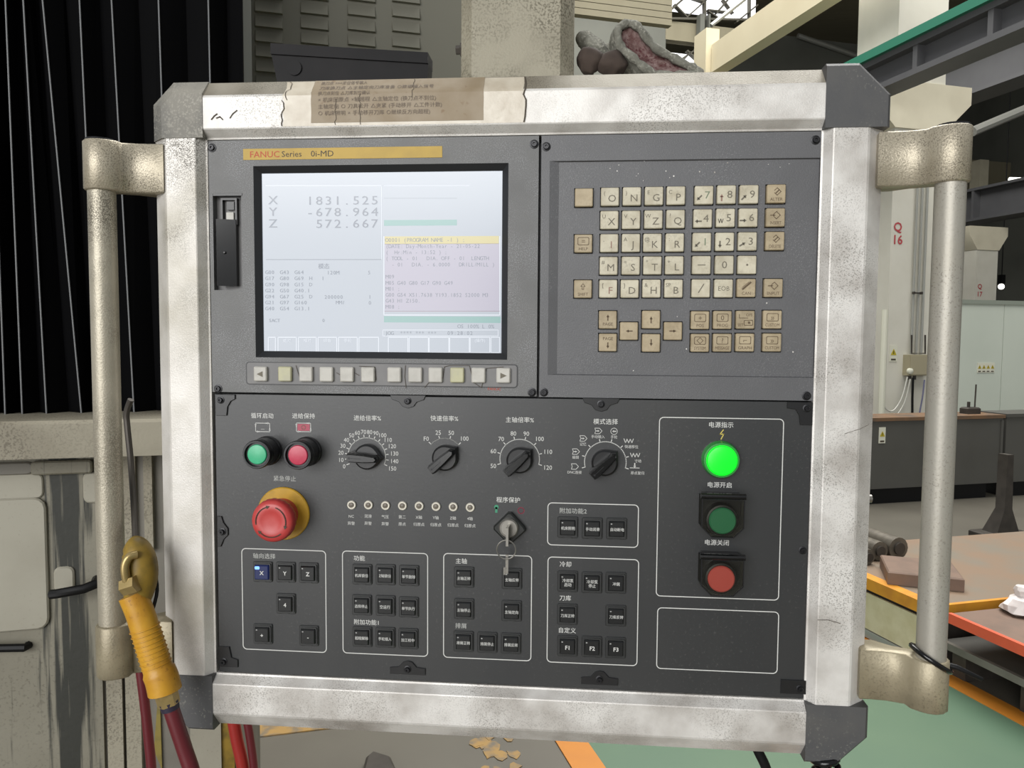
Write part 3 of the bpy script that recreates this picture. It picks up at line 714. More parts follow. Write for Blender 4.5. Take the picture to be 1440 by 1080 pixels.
mplate(-60, 49, 652, 667, .004, 'cover_grey', 'upper_strip')
mplate(-60, 62, 669, 700, .003, 'plate_pale', 'upper_plate')
dp = mplate(-120, 71, 706, 882, .006, 'plate_pale', 'access_cover', .014, label='pale rectangular access cover')
mplate(76, 106, 797, 832, .004, 'plate_pale', 'boss')
mplate(46, 132, 648, 664, .010, 'casting_oily', 'drip_ledge', .004)
mplate(117, 150, 664, 706, .004, 'plate_pale', 'small_plate')
b = MB(); b.tube([hp3(71, 836, TCst-.03), hp3(80, 835, TCst-.032), hp3(118, 828, TCst-.034), hp3(133, 822, TCst-.03), hp3(136, 815, TCst)], .0062, 10); build(b, 'latch_handle', 'rubber_black', root, label='black bent latch handle')
b = MB(); b.tube([hp3(-20, 912, TCst-.012), hp3(34, 911, TCst-.012), hp3(40, 907, TCst)], .0055, 8); build(b, 'pull_bar', 'rubber_black', root)
# set-back covers between casting and console
xr = hp(332, 900, TCst)[0]
b = MB(); b.box(cs1, xr, TCst+.006, TCst+.5, 0, zb-.001); build(b, 'rear_cover', 'cover_grey', root)
def vstrip(p0, p1, y, th, m, nm, zlo=0.0, zhi=None):
    x0 = hp(p0, y, TCst)[0]; x1 = hp(p1, y, TCst)[0]; b = MB(); b.box(x0, x1, TCst+.006-th, TCst+.006, zlo, zb-.001 if zhi is None else zhi); build(b, nm, m, root)
zz = hp(200, 775, TCst)[1]; zm = hp(200, 940, TCst)[1]
vstrip(183, 203, 700, .004, 'cover_grey', 'flat_panel', zz); vstrip(203, 215, 700, .010, 'beam_dirty', 'rib', zz)
vstrip(152, 174, 1010, .012, 'beam_dirty', 'profile'); vstrip(178, 199, 1010, .010, 'beam_dirty', 'profile')
vstrip(268, 311, 1010, .012, 'plate_pale', 'pale_sheet', 0, zm); vstrip(311, 329, 1010, .008, 'gun_olive', 'olive_post', 0, zm)
# yellow warning strip
x0, z1 = hp(214, 965, TCst); x1, z0 = hp(226, 1055, TCst)
b = MB(); pw_ = [(x0, z0), (x0+.008, z1), (x1-.002, z1-.02), (x1, (z0+z1)/2+.01), (x0+.01, z0-.03)]
b.rings([[(p[0], TCst+.002, p[1]) for p in pw_], [(p[0], TCst+.006, p[1]) for p in pw_]]); build(b, 'warning_strip', 'strip_dirty', root, label='dirty yellow warning strip')

# bellows
ridge = [(-70, -48), (-36, -14), (-14, 8), (8, 30), (33, 32), (60, 66), (60.5, 66.5), (112, 115), (157, 150), (223, 189), (293, 250), (342, 346)]
ridge = [(-66, -50), (-40, -18), (-14, 8), (8, 32), (33, 66), (60, 115), (112, 140), (157, 189), (223, 243), (293, 306), (341, 346)]
TBl = 1.16
ztop = hp(100, -140, TBl)[1]
root = thing('bellows_cover', 'black pleated bellows cover with thin grey fold edges', 'bellows', 'hall', (hp(140, 590, TBl)[0], TBl, zt))
ends = []
for (xa, xb) in ridge:
    p = hp(xa, 0, TBl); q = hp(xb, 592, TBl); k = (ztop-q[1])/(p[1]-q[1]); ends.append(((q[0]+(p[0]-q[0])*k, ztop), (q[0], zt)))
for i in range(len(ends)-1):
    (a1, z1), (a0, z0) = ends[i]; (b1, _), (b0, _) = ends[i+1]
    m1, m0 = (a1+b1)/2, (a0+b0)/2; d = .022; th = .004
    pts_b = [(a0, TBl), (m0, TBl+d), (b0, TBl), (b0, TBl+th), (m0, TBl+d+th), (a0, TBl+th)]
    pts_t = [(a1, TBl), (m1, TBl+d), (b1, TBl), (b1, TBl+th), (m1, TBl+d+th), (a1, TBl+th)]
    b = MB(); b.rings([[(x_, t_, z0) for x_, t_ in pts_b], [(x_, t_, z1) for x_, t_ in pts_t]]); f = build(b, 'fold', 'bellows_black', root, sharp=10)
    b = MB(); b.tube([(a0, TBl-.001, z0), (a1, TBl-.001, z1)], .0011, 6); build(b, 'fold_edge', 'bellows_edge', f)
# louvered cabinet behind
TL = 1.75
x0 = hp(350, 60, TL)[0]; x1 = hp(760, 60, TL)[0]; z1 = hp(400, -90, TL)[1]
mach = [o for o in FR if o.name == 'milling_machine'][0]
b = MB(); b.box(sL, x0-.02, TBl+.25, TL+.5, zb, z1+.2); build(b, 'column', 'cover_grey', mach)
b = MB(); b.box(x0-.02, x1, TL, TL+.5, 1.35, z1+.2); root = build(b, 'louvred_cabinet', 'cabinet_green', mach, label='grey louvred cabinet')
b = MB(); b.box(x0-.01, x0+.006, TL-.012, TL-.0005, 1.36, z1+.2); build(b, 'corner_edge', 'pipe_grey', root)
u = TL/FPX
for cpx in (358.5, 422.5, 488.5, 551):
    xa = hp(cpx, 60, TL)[0]; xb = hp(cpx+40, 60, TL)[0]
    off = {358.5: 0, 422.5: 6.5, 488.5: 13, 551: 19}[cpx]
    for k in range(-5, 8):
        z = hp(cpx, 17+off*.0+21*k+(cpx-358)*.035, TL)[1]
        b = MB(); h = 15*u
        b.rings([[(xa, TL, z), (xb, TL, z), (xb, TL, z+h), (xa, TL, z+h)][::1], [(xa+.002, TL-.008, z+.0005), (xb-.002, TL-.008, z+.0005), (xb-.002, TL-.001, z+h), (xa+.002, TL-.001, z+h)]], 0)
        build(b, 'louvre', 'cabinet_green', root)
# ================================================================== CONTROL CONSOLE (console frame: mm, u right, v up, w out)
CON = thing('control_console', 'pendant machine tool control console with screen, keypad and push buttons in a pale metal frame', 'control panel', 'panel', (257, -513, -45))
U0, U1, V0, V1 = -5.0, 517.5, -471.0, 8.0           # panel area inside the frame
FW = 50.0                                           # frame width
# frame profile: (distance outward from the panel edge, w)
PROF = [(0, -4), (0, 0.5), (1.5, 1.0), (7, 8), (8, 8.4), (34, 8.4), (36, 7.6), (FW, -4), (FW, -92), (0, -92)]
def bar(side, mats, label=None):
    b = MB(); n = len(PROF)
    def pt(s_, w_, e):
        return {'top': (U0+(U1-U0)*e, V1+s_, w_), 'bottom': (U0+(U1-U0)*e, V0-s_, w_), 'left': (U0-s_, V0+(V1-V0)*e, w_), 'right': (U1+s_, V0+(V1-V0)*e, w_)}[side]
    r0 = [pt(s_, w_, 0) for s_, w_ in PROF]; r1 = [pt(s_, w_, 1) for s_, w_ in PROF]
    vs = r0+r1; fs = []; ms = []
    for i in range(n):
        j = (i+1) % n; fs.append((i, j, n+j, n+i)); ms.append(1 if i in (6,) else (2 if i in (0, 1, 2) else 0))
    b.add(vs, fs); b.m = ms
    b.add(r0, [tuple(range(n))]); b.add(r1, [tuple(range(n))])
    return build(b, 'frame_bar', mats, CON, sharp=12, label=label)
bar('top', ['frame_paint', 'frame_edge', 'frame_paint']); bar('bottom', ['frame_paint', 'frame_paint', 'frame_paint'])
bar('left', ['frame_speck', 'frame_speck', 'frame_speck']); bar('right', ['frame_paint', 'frame_paint', 'frame_paint'])
for sx, sy, m, cut in ((-1, 1, 'corner_dusty', 19), (1, 1, 'corner_plastic', 25), (-1, -1, 'corner_plastic', 27), (1, -1, 'corner_plastic', 24)):
    cx = U0 if sx < 0 else U1; cy = V1 if sy > 0 else V0; E_ = FW+1
    loc = [(0, 0), (E_, 0), (E_, E_-cut), (E_-cut, E_), (0, E_)]
    po = [(cx+sx*x_, cy+sy*y_) for x_, y_ in loc]
    if area2(po) < 0: po = po[::-1]
    di = 14 if (sx, sy) == (-1, 1) else 2.5
    ins = [(cx+sx*x_, cy+sy*y_) for x_, y_ in [(0, 0), (E_-di, 0), (E_-di, E_-cut-di*.36), (E_-cut-di*.36, E_-di), (0, E_-di)]]
    if area2(ins) < 0: ins = ins[::-1]
    b = MB(); b.rings([[(x_, y_, -93) for x_, y_ in po], [(x_, y_, -3.5 if (sx, sy) == (-1, 1) else 6.5) for x_, y_ in po], [(x_, y_, 9.2) for x_, y_ in ins]])
    build(b, 'corner_cap', m, CON, sharp=12, label='dark grey plastic corner cap')
b = MB(); b.box(U0-44, U1+44, V0-44, V1+44, -96, -14); build(b, 'housing', 'corner_plastic', CON)

# ---- display unit
LU0, LU1, LV0 = -4.5, 286.0, -213.5
so = [P(355.7, 232), P(714, 231), P(360.5, 504), P(714, 504)]
hx0, hx1, hy0, hy1 = (so[0][0]+so[2][0])/2, (so[1][0]+so[3][0])/2, (so[2][1]+so[3][1])/2, (so[0][1]+so[1][1])/2
ca, cb = P(299, 272), P(341, 408)
card = (ca[0], cb[0], cb[1], ca[1])
DU = MB(); DU.holes(LU0, LU1, LV0, V1-.6, [(hx0, hx1, hy0, hy1), card], -10, 0)
DU = build(DU, 'display_unit', 'bezel_grey', CON, label='grey speckled display bezel')
WS = -5.0
b = MB(); o = rect(hx0, hx1, hy0, hy1); i_ = inset(o, 5.5)
b.rings([[(x, y, .3) for x, y in o], [(x, y, WS+.4) for x, y in i_]], 0, False, False)
build(b, 'screen_rim', 'rim_black', DU)
b = MB(); b.slab(inset(o, 3), WS-3, WS); build(b, 'screen', 'screen_base', DU, label='lit pale blue display screen')
def S(zx, zy): return P(360+zx/4, 230+zy/4, WS)
def srect(b, x0, y0, x1, y1, z, mi=0):
    p, q = S(x0, y0), S(x1, y1); b = MB(); b.flat(rect(p[0], q[0], q[1], p[1]), z, mi); build(b, 'screen_panel', SM, DU)
def sline(b, pts, w, z, mi=0, closed=False): b = MB(); b.stroke([Vector(S(*p)) for p in pts], w, z, mi, closed); build(b, 'softkey_box' if closed and len(pts) == 4 else 'screen_line', SM, DU)
SM = ['scr_lilac', 'scr_teal', 'scr_yellow', 'scr_light', 'scr_text_washed', 'scr_faint', 'scr_pink']
G = MB(); z = WS+.15
srect(G, 724, 452, 1368, 828, z, 0)                                   # program area
srect(G, 720, 318, 1130, 348, z, 1); srect(G, 720, 858, 1376, 897, z, 1)
srect(G, 724, 410, 1366, 452, z, 2)
for x0, x1 in ((70, 110), (125, 228), (240, 340), (350, 455), (465, 570), (580, 690), (745, 855), (862, 970), (975, 1085), (1090, 1200), (1205, 1315), (1322, 1370)):
    sline(G, [(x0, 977), (x1, 977), (x1, 1064), (x0, 1064)], .7, z+.1, 3, True)
sline(G, [(55, 125), (705, 125)], .5, z+.1, 3); sline(G, [(1200, 125), (720, 125)], .4, z+.1, 3)
sline(G, [(58, 540), (705, 540)], .5, z+.1, 4); sline(G, [(707, 130), (707, 540)], .45, z+.1, 3); sline(G, [(720, 195), (1130, 195)], .35, z+.1, 5)
sline(G, [(720, 410), (720, 852), (1372, 852), (1372, 410)], .8, z+.1, 3); sline(G, [(724, 831), (1370, 831)], .5, z+.12, 6)
sline(G, [(714, 936), (1362, 936), (1362, 970), (714, 970)], .5, z+.1, 3, True)
z = WS+.4
def st(s, zx, zy, h, mi=0, align='L', mono=.62, sx=1.0, bold=0.0):
    if not s: return
    if mi == 1: mi = 0
    p = S(zx, zy); T = MB(); text(T, s, p[0], p[1], z, h, align, sx, mono, bold, mi); build(T, 'screen_text', ['scr_text_washed', 'scr_faint', 'scr_light'], DU)
for s_, n_, y_, mi in (('X', '1831.525', 205, 1), ('Y', '-678.964', 270, 1), ('Z', '572.667', 336, 0)):
    st(s_, 72, y_, 10.5, mi, sx=1.2); st(n_, 694, y_, 10.5, 0 if s_ != 'X' else 1, 'R', .63, sx=1.25)
st('模态', 350, 578, 5.2, 0, mono=None)
for y_, a, c, d, e in ((611, 'G00', 'G43', 'G64', ''), (645, 'G17', 'G80', 'G69', 'H'), (680, 'G90', 'G98', 'G15', 'D'), (714, 'G22', 'G50', 'G40.1', ''), (748, 'G94', 'G67', 'G25', 'D'), (781, 'G21', 'G97', 'G160', ''), (815, 'G40', 'G54', 'G13.1', '')):
    st(a, 52, y_, 4.6, 1); st(c, 135, y_, 4.6); st(d, 217, y_, 4.6); st(e, 300, y_, 4.4, 1)
st('120M', 398, 613, 4.6); st('5', 628, 613, 4.6); st('1', 368, 645, 4.6); st('200000', 384, 750, 4.6, 1); st('1', 632, 750, 4.6, 1); st('MM/', 450, 781, 4.4, 1); st('0', 632, 783, 4.6, 1)
st('SACT', 72, 882, 4.2, 1); st('0', 372, 882, 4.2, 1)
st('O0001 (PROGRAM NAME -1 ) ;', 728, 430, 4.9, 0, mono=.60, sx=.92)
for y_, s_, mi in ((465, '(DATE: Day-Month-Year - 21-05-22', 1), (499, '(  Hr:Min - 13:52 ) ;', 1), (533, '( TOOL - 01   DIA. OFF - 01  LENGTH', 1), (568, '  - 01   DIA. - 6.0000   DRILL/MILL )', 1), (636, 'M09', 0),
               (671, 'M05 G40 G80 G17 G90 G49', 0), (704, 'M01 ;', 0), (738, 'G00 G54 X51.7638 Y193.1852 S2000 M3', 1), (771, 'G43 H1 Z150.', 0), (805, 'M08 ;', 0)):
    st(s_, 730, y_, 4.7, mi, mono=.60, sx=.92)
st('OS 100% L 0%', 1340, 916, 4.6, 0, 'R', .58); st('JOG  **** *** ***', 724, 953, 4.4, 1); st('09:28:02', 1075, 953, 4.6, 0)
for s_, x_ in (('绝对', 176), ('相对', 290), ('综合', 402), ('手轮', 517), ('(操作)', 1260)): st(s_, x_, 995, 3.6, 2, 'C', None)
# brand strip
p, q = P(342, 209.5), P(622, 221.5)
b = MB(); b.slab(rect(p[0], q[0], q[1], p[1]), -.1, .35, .1); build(b, 'brand_strip', 'yellow_strip', DU, label='yellow brand strip')
ym = (p[1]+q[1])/2
def brand(s, px, size, sx, m): b = MB(); text(b, s, P(px, 215)[0], ym, .5, size, 'L', sx, None, 0, 0); build(b, 'brand_lettering', m, DU)
brand('FANUC', 351, 7.6, 1.08, 'print_red'); brand('Series', 396, 7.0, 1.08, 'print_dark'); brand('0i-MD', 437, 7.2, 1.12, 'print_dark')
p = P(695, 551); b = MB(); text(b, 'FANUC', p[0], p[1]+2.5, .3, 3.2, 'C', 1.1, None, 0, 0); build(b, 'brand_lettering', 'print_red', DU)
# card slot
b = MB(); b.slab(rect(*card), -10, -7.5); build(b, 'card_slot', 'softkey_plate', DU)
b = MB(); p, q = P(311, 279, -4), P(334, 316, -4)
b.frame(rect(p[0], q[0], q[1], p[1]), 1.6, -7.5, -3, 0); b.box(p[0]+5, q[0]-3, p[1]-10, p[1]-3, -7.5, -4, 0); b.box(p[0]+4, q[0]-4, q[1]+3, q[1]+11, -7.5, -5, 1)
build(b, 'card_connector', ['black_plastic', 'softkey'], DU)
b = MB(); p, q = P(304, 308, 2), P(333, 402, 0)
prof = [(p[0], 2.5), (q[0]-1, -2), (q[0]-1, -6), (p[0]+2, -5)]
b.rings([[(x, q[1], w) for x, w in prof], [(x, p[1], w) for x, w in prof]]); b.lathe(p[0]+7, (p[1]+q[1])/2, [(1.2, -4), (1.2, 2.2), (.8, 2.6)], 10)
build(b, 'card_door', 'black_gloss', DU, label='glossy black open card door')
b = MB(); b.box(card[0]+.5, card[1]+1, card[3]-2.2, card[3]-.2, -8, .6); build(b, 'slot_lip', 'black_plastic', DU)
# soft keys
p, q = P(347, 511), P(727, 543)
b = MB(); b.slab(rr(p[0], q[0], q[1]-1, p[1]+1, 2.5), -.2, .5, .3, 0); b.frame(rr(p[0]-.6, q[0]+.6, q[1]-1.6, p[1]+1.6, 3), .8, -.1, .55, 1)
build(b, 'softkey_bar', ['softkey_plate', 'rim_black'], DU)
kb = MB(); kb.slab(rr(-6.0, 6.0, -6.5, 6.5, 1.2, 2), 0, 3.4, .9, 0)
sk = mesh_of(kb, ['softkey'], 'panel', (0, 0, 0)); sky = mesh_of(kb, ['softkey_yellow'], 'panel', (0, 0, 0))
fx = [366.1, 400.5, 430, 458.8, 487.6, 517.2, 554.3, 583.8, 612.3, 642.8, 672.7, 707.8]
for i, x in enumerate(fx):
    p = P(x, 525.8+(x-366)*.0065, 3)
    place(sky if i in (1, 9) else sk, 'soft_key', DU, (p[0], p[1], .5))
b = MB(); p = P(366.1, 526, 3); q = P(707.8, 528.3, 3)
b.add([(p[0]-3, p[1], 4.05), (p[0]+2.5, p[1]-2.6, 4.05), (p[0]+2.5, p[1]+2.6, 4.05)], [(0, 1, 2)]); build(b, 'arrow_mark', 'legend_grey', DU); b = MB(); b.add([(q[0]+3, q[1], 4.05), (q[0]-2.5, q[1]+2.6, 4.05), (q[0]-2.5, q[1]-2.6, 4.05)], [(0, 1, 2)])
build(b, 'arrow_mark', 'legend_grey', DU)
# cracks in the worn soft key film
b = MB(); random.seed(5)
def crack(pts, w=.45, z=1.2): b = MB(); b.stroke([Vector(P(*p, z)) for p in pts], w, z); build(b, 'film_crack', 'crack', DU)
for pts in ([(416, 514), (419, 524), (421, 530), (436, 531), (441, 516)], [(391, 524), (396, 530), (405, 531), (411, 522)], [(473, 524), (478, 527), (498, 524), (505, 528)], [(570, 514), (569, 530), (571, 546)], [(622, 536), (625, 516), (632, 514), (660, 514), (666, 538), (677, 545), (684, 518), (708, 516)], [(505, 515), (527, 516), (529, 534), (508, 536)], [(597, 545), (603, 538), (618, 538)]):
    crack(pts)

# screws (socket heads)
def screw_mb(r, h, ring=True):
    b = MB(); n = 16
    if ring: b.lathe(0, 0, [(r*1.45, 0), (r*1.45, .4), (r*1.2, .6)], n, 0)
    b.rings([circ3(0, 0, r, 0, n), circ3(0, 0, r, h-.5, n), circ3(0, 0, r*.85, h, n), circ3(0, 0, r*.45, h, n), circ3(0, 0, r*.4, h-1.2, n)], 0)
    return b
scr = mesh_of(screw_mb(2.6, 2.4), 'dark_metal', 'panel', (0, 0, 0)); scr2 = mesh_of(screw_mb(2.3, 2.8), 'dark_metal', 'panel', (0, 0, 0))
for p in ((298.4, 208), (751.2, 202.8), (307, 546.6), (748, 551.5)): q = P(*p); place(scr, 'screw', DU, (q[0], q[1], 0))

# ---- keypad unit
MU0 = 288.2
a1, a2 = P(788, 228, -1), P(1143, 530, -1); al = P(773, 229)[0]
KU = MB(); KU.holes(MU0, U1-.4, LV0-.5, V1-.6, [(al, a2[0]+.8, a2[1]-.8, a1[1]+.8)], -10, 0)
KU = build(KU, 'keypad_unit', 'mdi_grey', CON, label='dark grey keypad plate')
for p in ((768.2, 206.3), (764.7, 551.5), (1146.7, 197), (1134, 556.7)): q = P(*p); place(scr, 'screw', KU, (q[0], q[1], 0))
WK = -2.0
lo = rect(al, a2[0]+.8, a2[1]-.8, a1[1]+.8); up_ = rect(a1[0]-1, a2[0], a2[1], a1[1])
def keymesh(mn):
    b = MB(); b.slab(rr(-7.5, 7.5, -7.5, 7.5, .9, 2), -5, 3.6, .6, 0)
    return mesh_of(b, [mn], 'panel', (0, 0, 0))
KC, KT = keymesh('key_cream'), keymesh('key_tan')
def K(zx, zy): return (760+zx/3.6, 190+zy/3.6)
KEYS = []
rows = [((312, 310, 308, 306, 304, 301, 300, 297), 'ONGP789', (352, 463, 575, 686, 828, 942, 1056, 1194)),
        ((430, 429, 427, 425, 422, 419, 418, 417), 'XYZQ456', (349, 459, 572, 684, 822, 937, 1052, 1190)),
        ((547, 546, 545, 544, 541, 540, 538, 536), 'IJKR123', (348, 458, 567, 680, 817, 933, 1048, 1187)),
        ((662, 661, 660, 659, 658, 657, 657), 'MSTL-0.', (345, 457, 567, 678, 815, 931, 1046)),
        ((778, 778, 777, 777, 776, 776), 'FDHB/E', (343, 452, 562, 674, 812, 927))]
SUP = dict(zip('ONGPXYZQIJKRMSTLFDHB', ['(', ')', 'E', 'C', 'U', 'V', 'W', '?', ',', 'A', '@', ':', '#', '=', '*', '+', '[', ']', '&', 'SP']))
for ys, chs, xs in rows:
    for y_, x_, ch in zip(ys, xs, chs): KEYS.append((K(x_, y_), 'c', 'EOB' if ch == 'E' else ch))
for (x_, y_), nm in (((1194, 297), 'ALTER'), ((1190, 417), 'INSERT'), ((1187, 536), 'DELETE'), ((1042, 774), 'CAN'), ((1179, 774), 'INPUT'), ((220, 316), ''), ((217, 549), 'HELP'), ((215, 779), 'SHIFT'), ((341, 935), 'PAGE^'), ((560, 934), '↑'),
                  ((448, 992), '←'), ((671, 992), '→'), ((808, 937), 'POS'), ((921, 936), 'PROG'), ((1037, 935), 'OFS SET'), ((1174, 934), 'CUSTOM'), ((341, 1050), 'PAGEv'), ((560, 1052), '↓'), ((807, 1052), 'SYSTEM'), ((920, 1051), 'MESSAGE'), ((1035, 1050), 'GRAPH'), ((1172, 1050), 'CUSTOM')):
    KEYS.append((K(x_, y_), 't', nm))
kp = [P(k_[0][0], k_[0][1], WK+3) for k_ in KEYS]
b = MB(); b.rings([[(x, y, 0) for x, y in lo], [(x, y, WK) for x, y in up_]], 0, False, False)
b.holes(up_[0][0], up_[1][0], up_[0][1], up_[2][1], [(q[0]-8.3, q[0]+8.3, q[1]-8.3, q[1]+8.3) for q in kp], WK-5.2, WK)
build(b, 'inset_plate', 'mdi_grey', KU, sharp=5)
def arrow(b, x, y, z, dx, dy, ln, w, mi=0):
    d = Vector((dx, dy)).normalized(); n = Vector((-d.y, d.x)); c = Vector((x, y))
    b.stroke([c-d*ln/2, c+d*ln*.1], w, z, mi)
    t0 = c+d*ln*.05; b.add([(*(t0+n*w*1.3), z), (*(t0-n*w*1.3), z), (*(c+d*ln/2), z)], [(0, 1, 2)], mi)
ARW = {'7': (-1, -1), '8': (0, 1), '9': (1, 1), '4': (-1, 0), '6': (1, 0), '1': (-1, -1), '2': (0, -1), '3': (1, .6)}
for (px_, py_), kd, nm in KEYS:
    p = P(px_, py_, WK+3)
    k = place(KC if kd == 'c' else KT, 'key', KU, (p[0], p[1], WK))
    if nm == '': continue
    b = MB(); x, y, z = p[0], p[1], WK+3.72; mi = 0
    if nm in SUP:
        mi = 2 if nm in 'IF' else 0
        text(b, nm, x+1.8, y-1.3, z, 8.4, 'C', 1.05, mi=mi); text(b, SUP[nm], x-4.6, y+3.0, z, 4.6, mi=0)
    elif nm in '0123456789':
        text(b, nm, x+(2.6 if nm != '0' else 0), y+.2, z, 8.6, 'C', 1.12, mi=1 if nm in '17' else 0)
        if nm in ARW: arrow(b, x-4.0, y-2.4, z, *ARW[nm], 5.4, 1.3, 3 if nm == '8' else 0)
        if nm == '5': b.stroke([Vector((x-6, y-1)), Vector((x-5, y-4)), Vector((x-4, y-1)), Vector((x-3, y-4)), Vector((x-2, y-1))], .7, z)
    elif nm == '-': b.stroke([Vector((x-3, y)), Vector((x+3, y))], .7, z)
    elif nm == '.': b.flat(circ(x, y, .9, 10), z)
    elif nm == '/': b.stroke([Vector((x-2, y-3.5)), Vector((x+2.2, y+3.5))], .8, z)
    elif nm == 'EOB': text(b, 'EOB', x, y, z, 5.4, 'C', .95)
    elif nm in '↑↓←→':
        d = {'↑': (0, 1), '↓': (0, -1), '←': (-1, 0), '→': (1, 0)}[nm]; arrow(b, x, y, z, *d, 5.5, 1.0)
    elif nm.startswith('PAGE'):
        up = nm[-1] == '^'; text(b, 'PAGE', x, y+(-3.6 if up else 3.4), z, 3.8, 'C', .95); arrow(b, x, y+(2 if up else -2.6), z, 0, 1 if up else -1, 5, 1.0)
    else:
        if nm in ('ALTER', 'INSERT', 'DELETE', 'INPUT', 'CAN', 'SHIFT'):
            if nm in ('ALTER', 'DELETE', 'INSERT', 'INPUT'):
                c = Vector((x+.6, y+1.6)); b.stroke([c+Vector(v) for v in ((-2.2, 1.2), (0, 3.2), (3, .2), (0, -2.8), (-2.2, -.8))], .55, z)
                if nm in ('INSERT', 'INPUT'): arrow(b, x-2.2, y+1.8, z, 1, 0, 4.2, .7)
                else: b.stroke([c+Vector((-1, -1)), c+Vector((1.4, 1.4))], .9, z)
            elif nm == 'CAN': b.stroke([Vector((x-3, y-1)), Vector((x+3.4, y+4.6))], 1.5, z); b.stroke([Vector((x-3.4, y+.4)), Vector((x+2, y+5))], .4, z)
            else: b.stroke([Vector((x, y+4.4)), Vector((x-1.8, y+2.2)), Vector((x-.7, y+2.2)), Vector((x-.7, y-.4)), Vector((x+.7, y-.4)), Vector((x+.7, y+2.2)), Vector((x+1.8, y+2.2))], .45, z, closed=True)
        elif nm == 'OFS SET':
            b.stroke([Vector((x-5, y+4.5)), Vector((x-5, y+1.5)), Vector((x+2, y+1.5))], .5, z); b.stroke([Vector(v) for v in rr(x-1, x+6, y-4.6, y-.4, .8, 2)], .5, z, closed=True); b.flat(circ(x+3, y-2.4, 1.1, 8), z)
            text(b, 'OFS', x+3, y+4.2, z, 3.4, 'C', .9); text(b, 'SET', x-4, y-4.2, z, 3.4, 'C', .9)
        else:
            b.stroke([Vector(v) for v in rr(x-4.6, x+4.6, y-1.2, y+5, .9, 2)], .5, z, closed=True)
            s_ = {'POS': '+', 'PROG': '0', 'CUSTOM': '»', 'SYSTEM': '◇', 'MESSAGE': '?', 'GRAPH': '⌐', 'HELP': '='}[nm]
            text(b, s_, x, y+1.9, z, 6, 'C')
        if nm != 'OFS SET': text(b, nm, x, y-4.4, z, 3.7, 'C', .95 if len(nm) < 6 else .78)
    build(b, 'legend', ['legend_grey' if kd == 'c' else 'legend_brown', 'legend_green', 'legend_red', 'legend_red'], k)
# chips of bright dust on the keypad plate
b = MB(); random.seed(8)
for k_ in range(34):
    p = P(random.uniform(840, 1125), random.uniform(206, 256) if k_ < 26 else random.uniform(400, 525), WK); r = random.uniform(.25, .7)
    b.slab(circ(p[0], p[1], r, 6, random.random()), WK, WK+.3)
build(b, 'paint_chips', 'frame_paint', KU, kind='stuff')

# ---- operator panel
OP = MB(); OP.slab(rect(-2.5, U1-.4, V0+.8, LV0-1.6), -10, 0, .4); OP = build(OP, 'operator_panel', 'panel_black', CON, label='black operator panel with white outlines')
L_ = MB(); ZW = .18
PM = ['print_white', 'print_dim', 'print_pink', 'legend_red', 'print_green', 'print_yellow']
def flush(name):                                          # what has been drawn so far becomes one printed mark
    global L_
    if L_.v: build(L_, name, PM, OP)
    L_ = MB()
def pt(s, px, py, h=5.3, mi=0, sx=1.0, bold=.006, track=.02): p = P(px, py); text(L_, s, p[0], p[1], ZW, h, 'C', sx, None, bold, mi, track=track); flush('caption')
for s_, x_, y_, mi in (('循环启动', 369, 584.6, 0), ('进给保持', 427, 585, 0), ('进给倍率%', 516.7, 588, 0), ('快速倍率%', 625, 588.5, 0), ('主轴倍率%', 731, 590.5, 0), ('模式选择', 851.7, 593, 0), ('紧急停止', 400.6, 673, 1), ('程序保护', 715, 703, 0), ('轴向选择', 371.7, 782, 1),
                    ('功能', 505.5, 785, 0), ('附加功能1', 515.8, 875, 0), ('主轴', 648.8, 789, 0), ('排屑', 648.4, 880, 1), ('附加功能2', 806, 718.5, 1), ('冷却', 795.5, 793.5, 0), ('刀库', 795, 841, 0), ('自定义', 797.5, 886.5, 0),
                    ('电源指示', 1014, 597.5, 0), ('电源开启', 1012, 682, 0), ('电源关闭', 1008, 763, 0)): pt(s_, x_, y_, 5.2, mi)
def outline(c4, r=4.0):
    q = [P(*c) for c in c4]; x0, x1 = (q[0][0]+q[3][0])/2, (q[1][0]+q[2][0])/2; y1, y0 = (q[0][1]+q[1][1])/2, (q[2][1]+q[3][1])/2
    L_.frame(rr(x0, x1, y0, y1, r, 6), .75, .02, ZW, 0); flush('outline')
for c4 in (((340, 771), (460, 774), (458, 917), (341, 914)), ((481, 775), (603, 777), (601, 922), (482, 920)), ((623.6, 778), (748.5, 781), (747, 930), (623, 924.5)), ((769.7, 706), (898, 710), (898, 771), (769.7, 766)),
           ((769.7, 782), (898, 787), (897, 937), (769, 931)), ((926, 586), (1102, 589), (1096, 845), (923, 838)), ((925, 853), (1095, 861), (1094, 948), (922, 940))): outline(c4)
# little cycle icons
for px_, mi in ((369.5, 0), (427, 0)):
    p = P(px_, 601); L_.stroke([Vector(v) for v in rect(p[0]-6.5, p[0]+6.5, p[1]-3.8, p[1]+3.8)], .5, ZW, mi, True)
    for dx, dy, ax_, ay in ((4.5, 3.8, 1, 0), (-4.5, -3.8, -1, 0), (-6.5, 2, 0, 1), (6.5, -2, 0, -1)): arrow(L_, p[0]+dx, p[1]+dy, ZW+.03, ax_, ay, 3, .8, mi)
    flush('cycle_icon')
p = P(369.5, 601); L_.stroke([Vector((p[0]-1.6, p[1]-1.6)), Vector((p[0]+1.6, p[1]-1.6))], .4, ZW, 1); flush('start_mark')
p = P(427, 601); L_.flat(rect(p[0]-5.6, p[0]+5.6, p[1]-3, p[1]+3), ZW-.05, 2); L_.stroke([Vector(v) for v in circ(p[0], p[1], 1.8, 12)], .6, ZW, 3, True); flush('hold_mark')
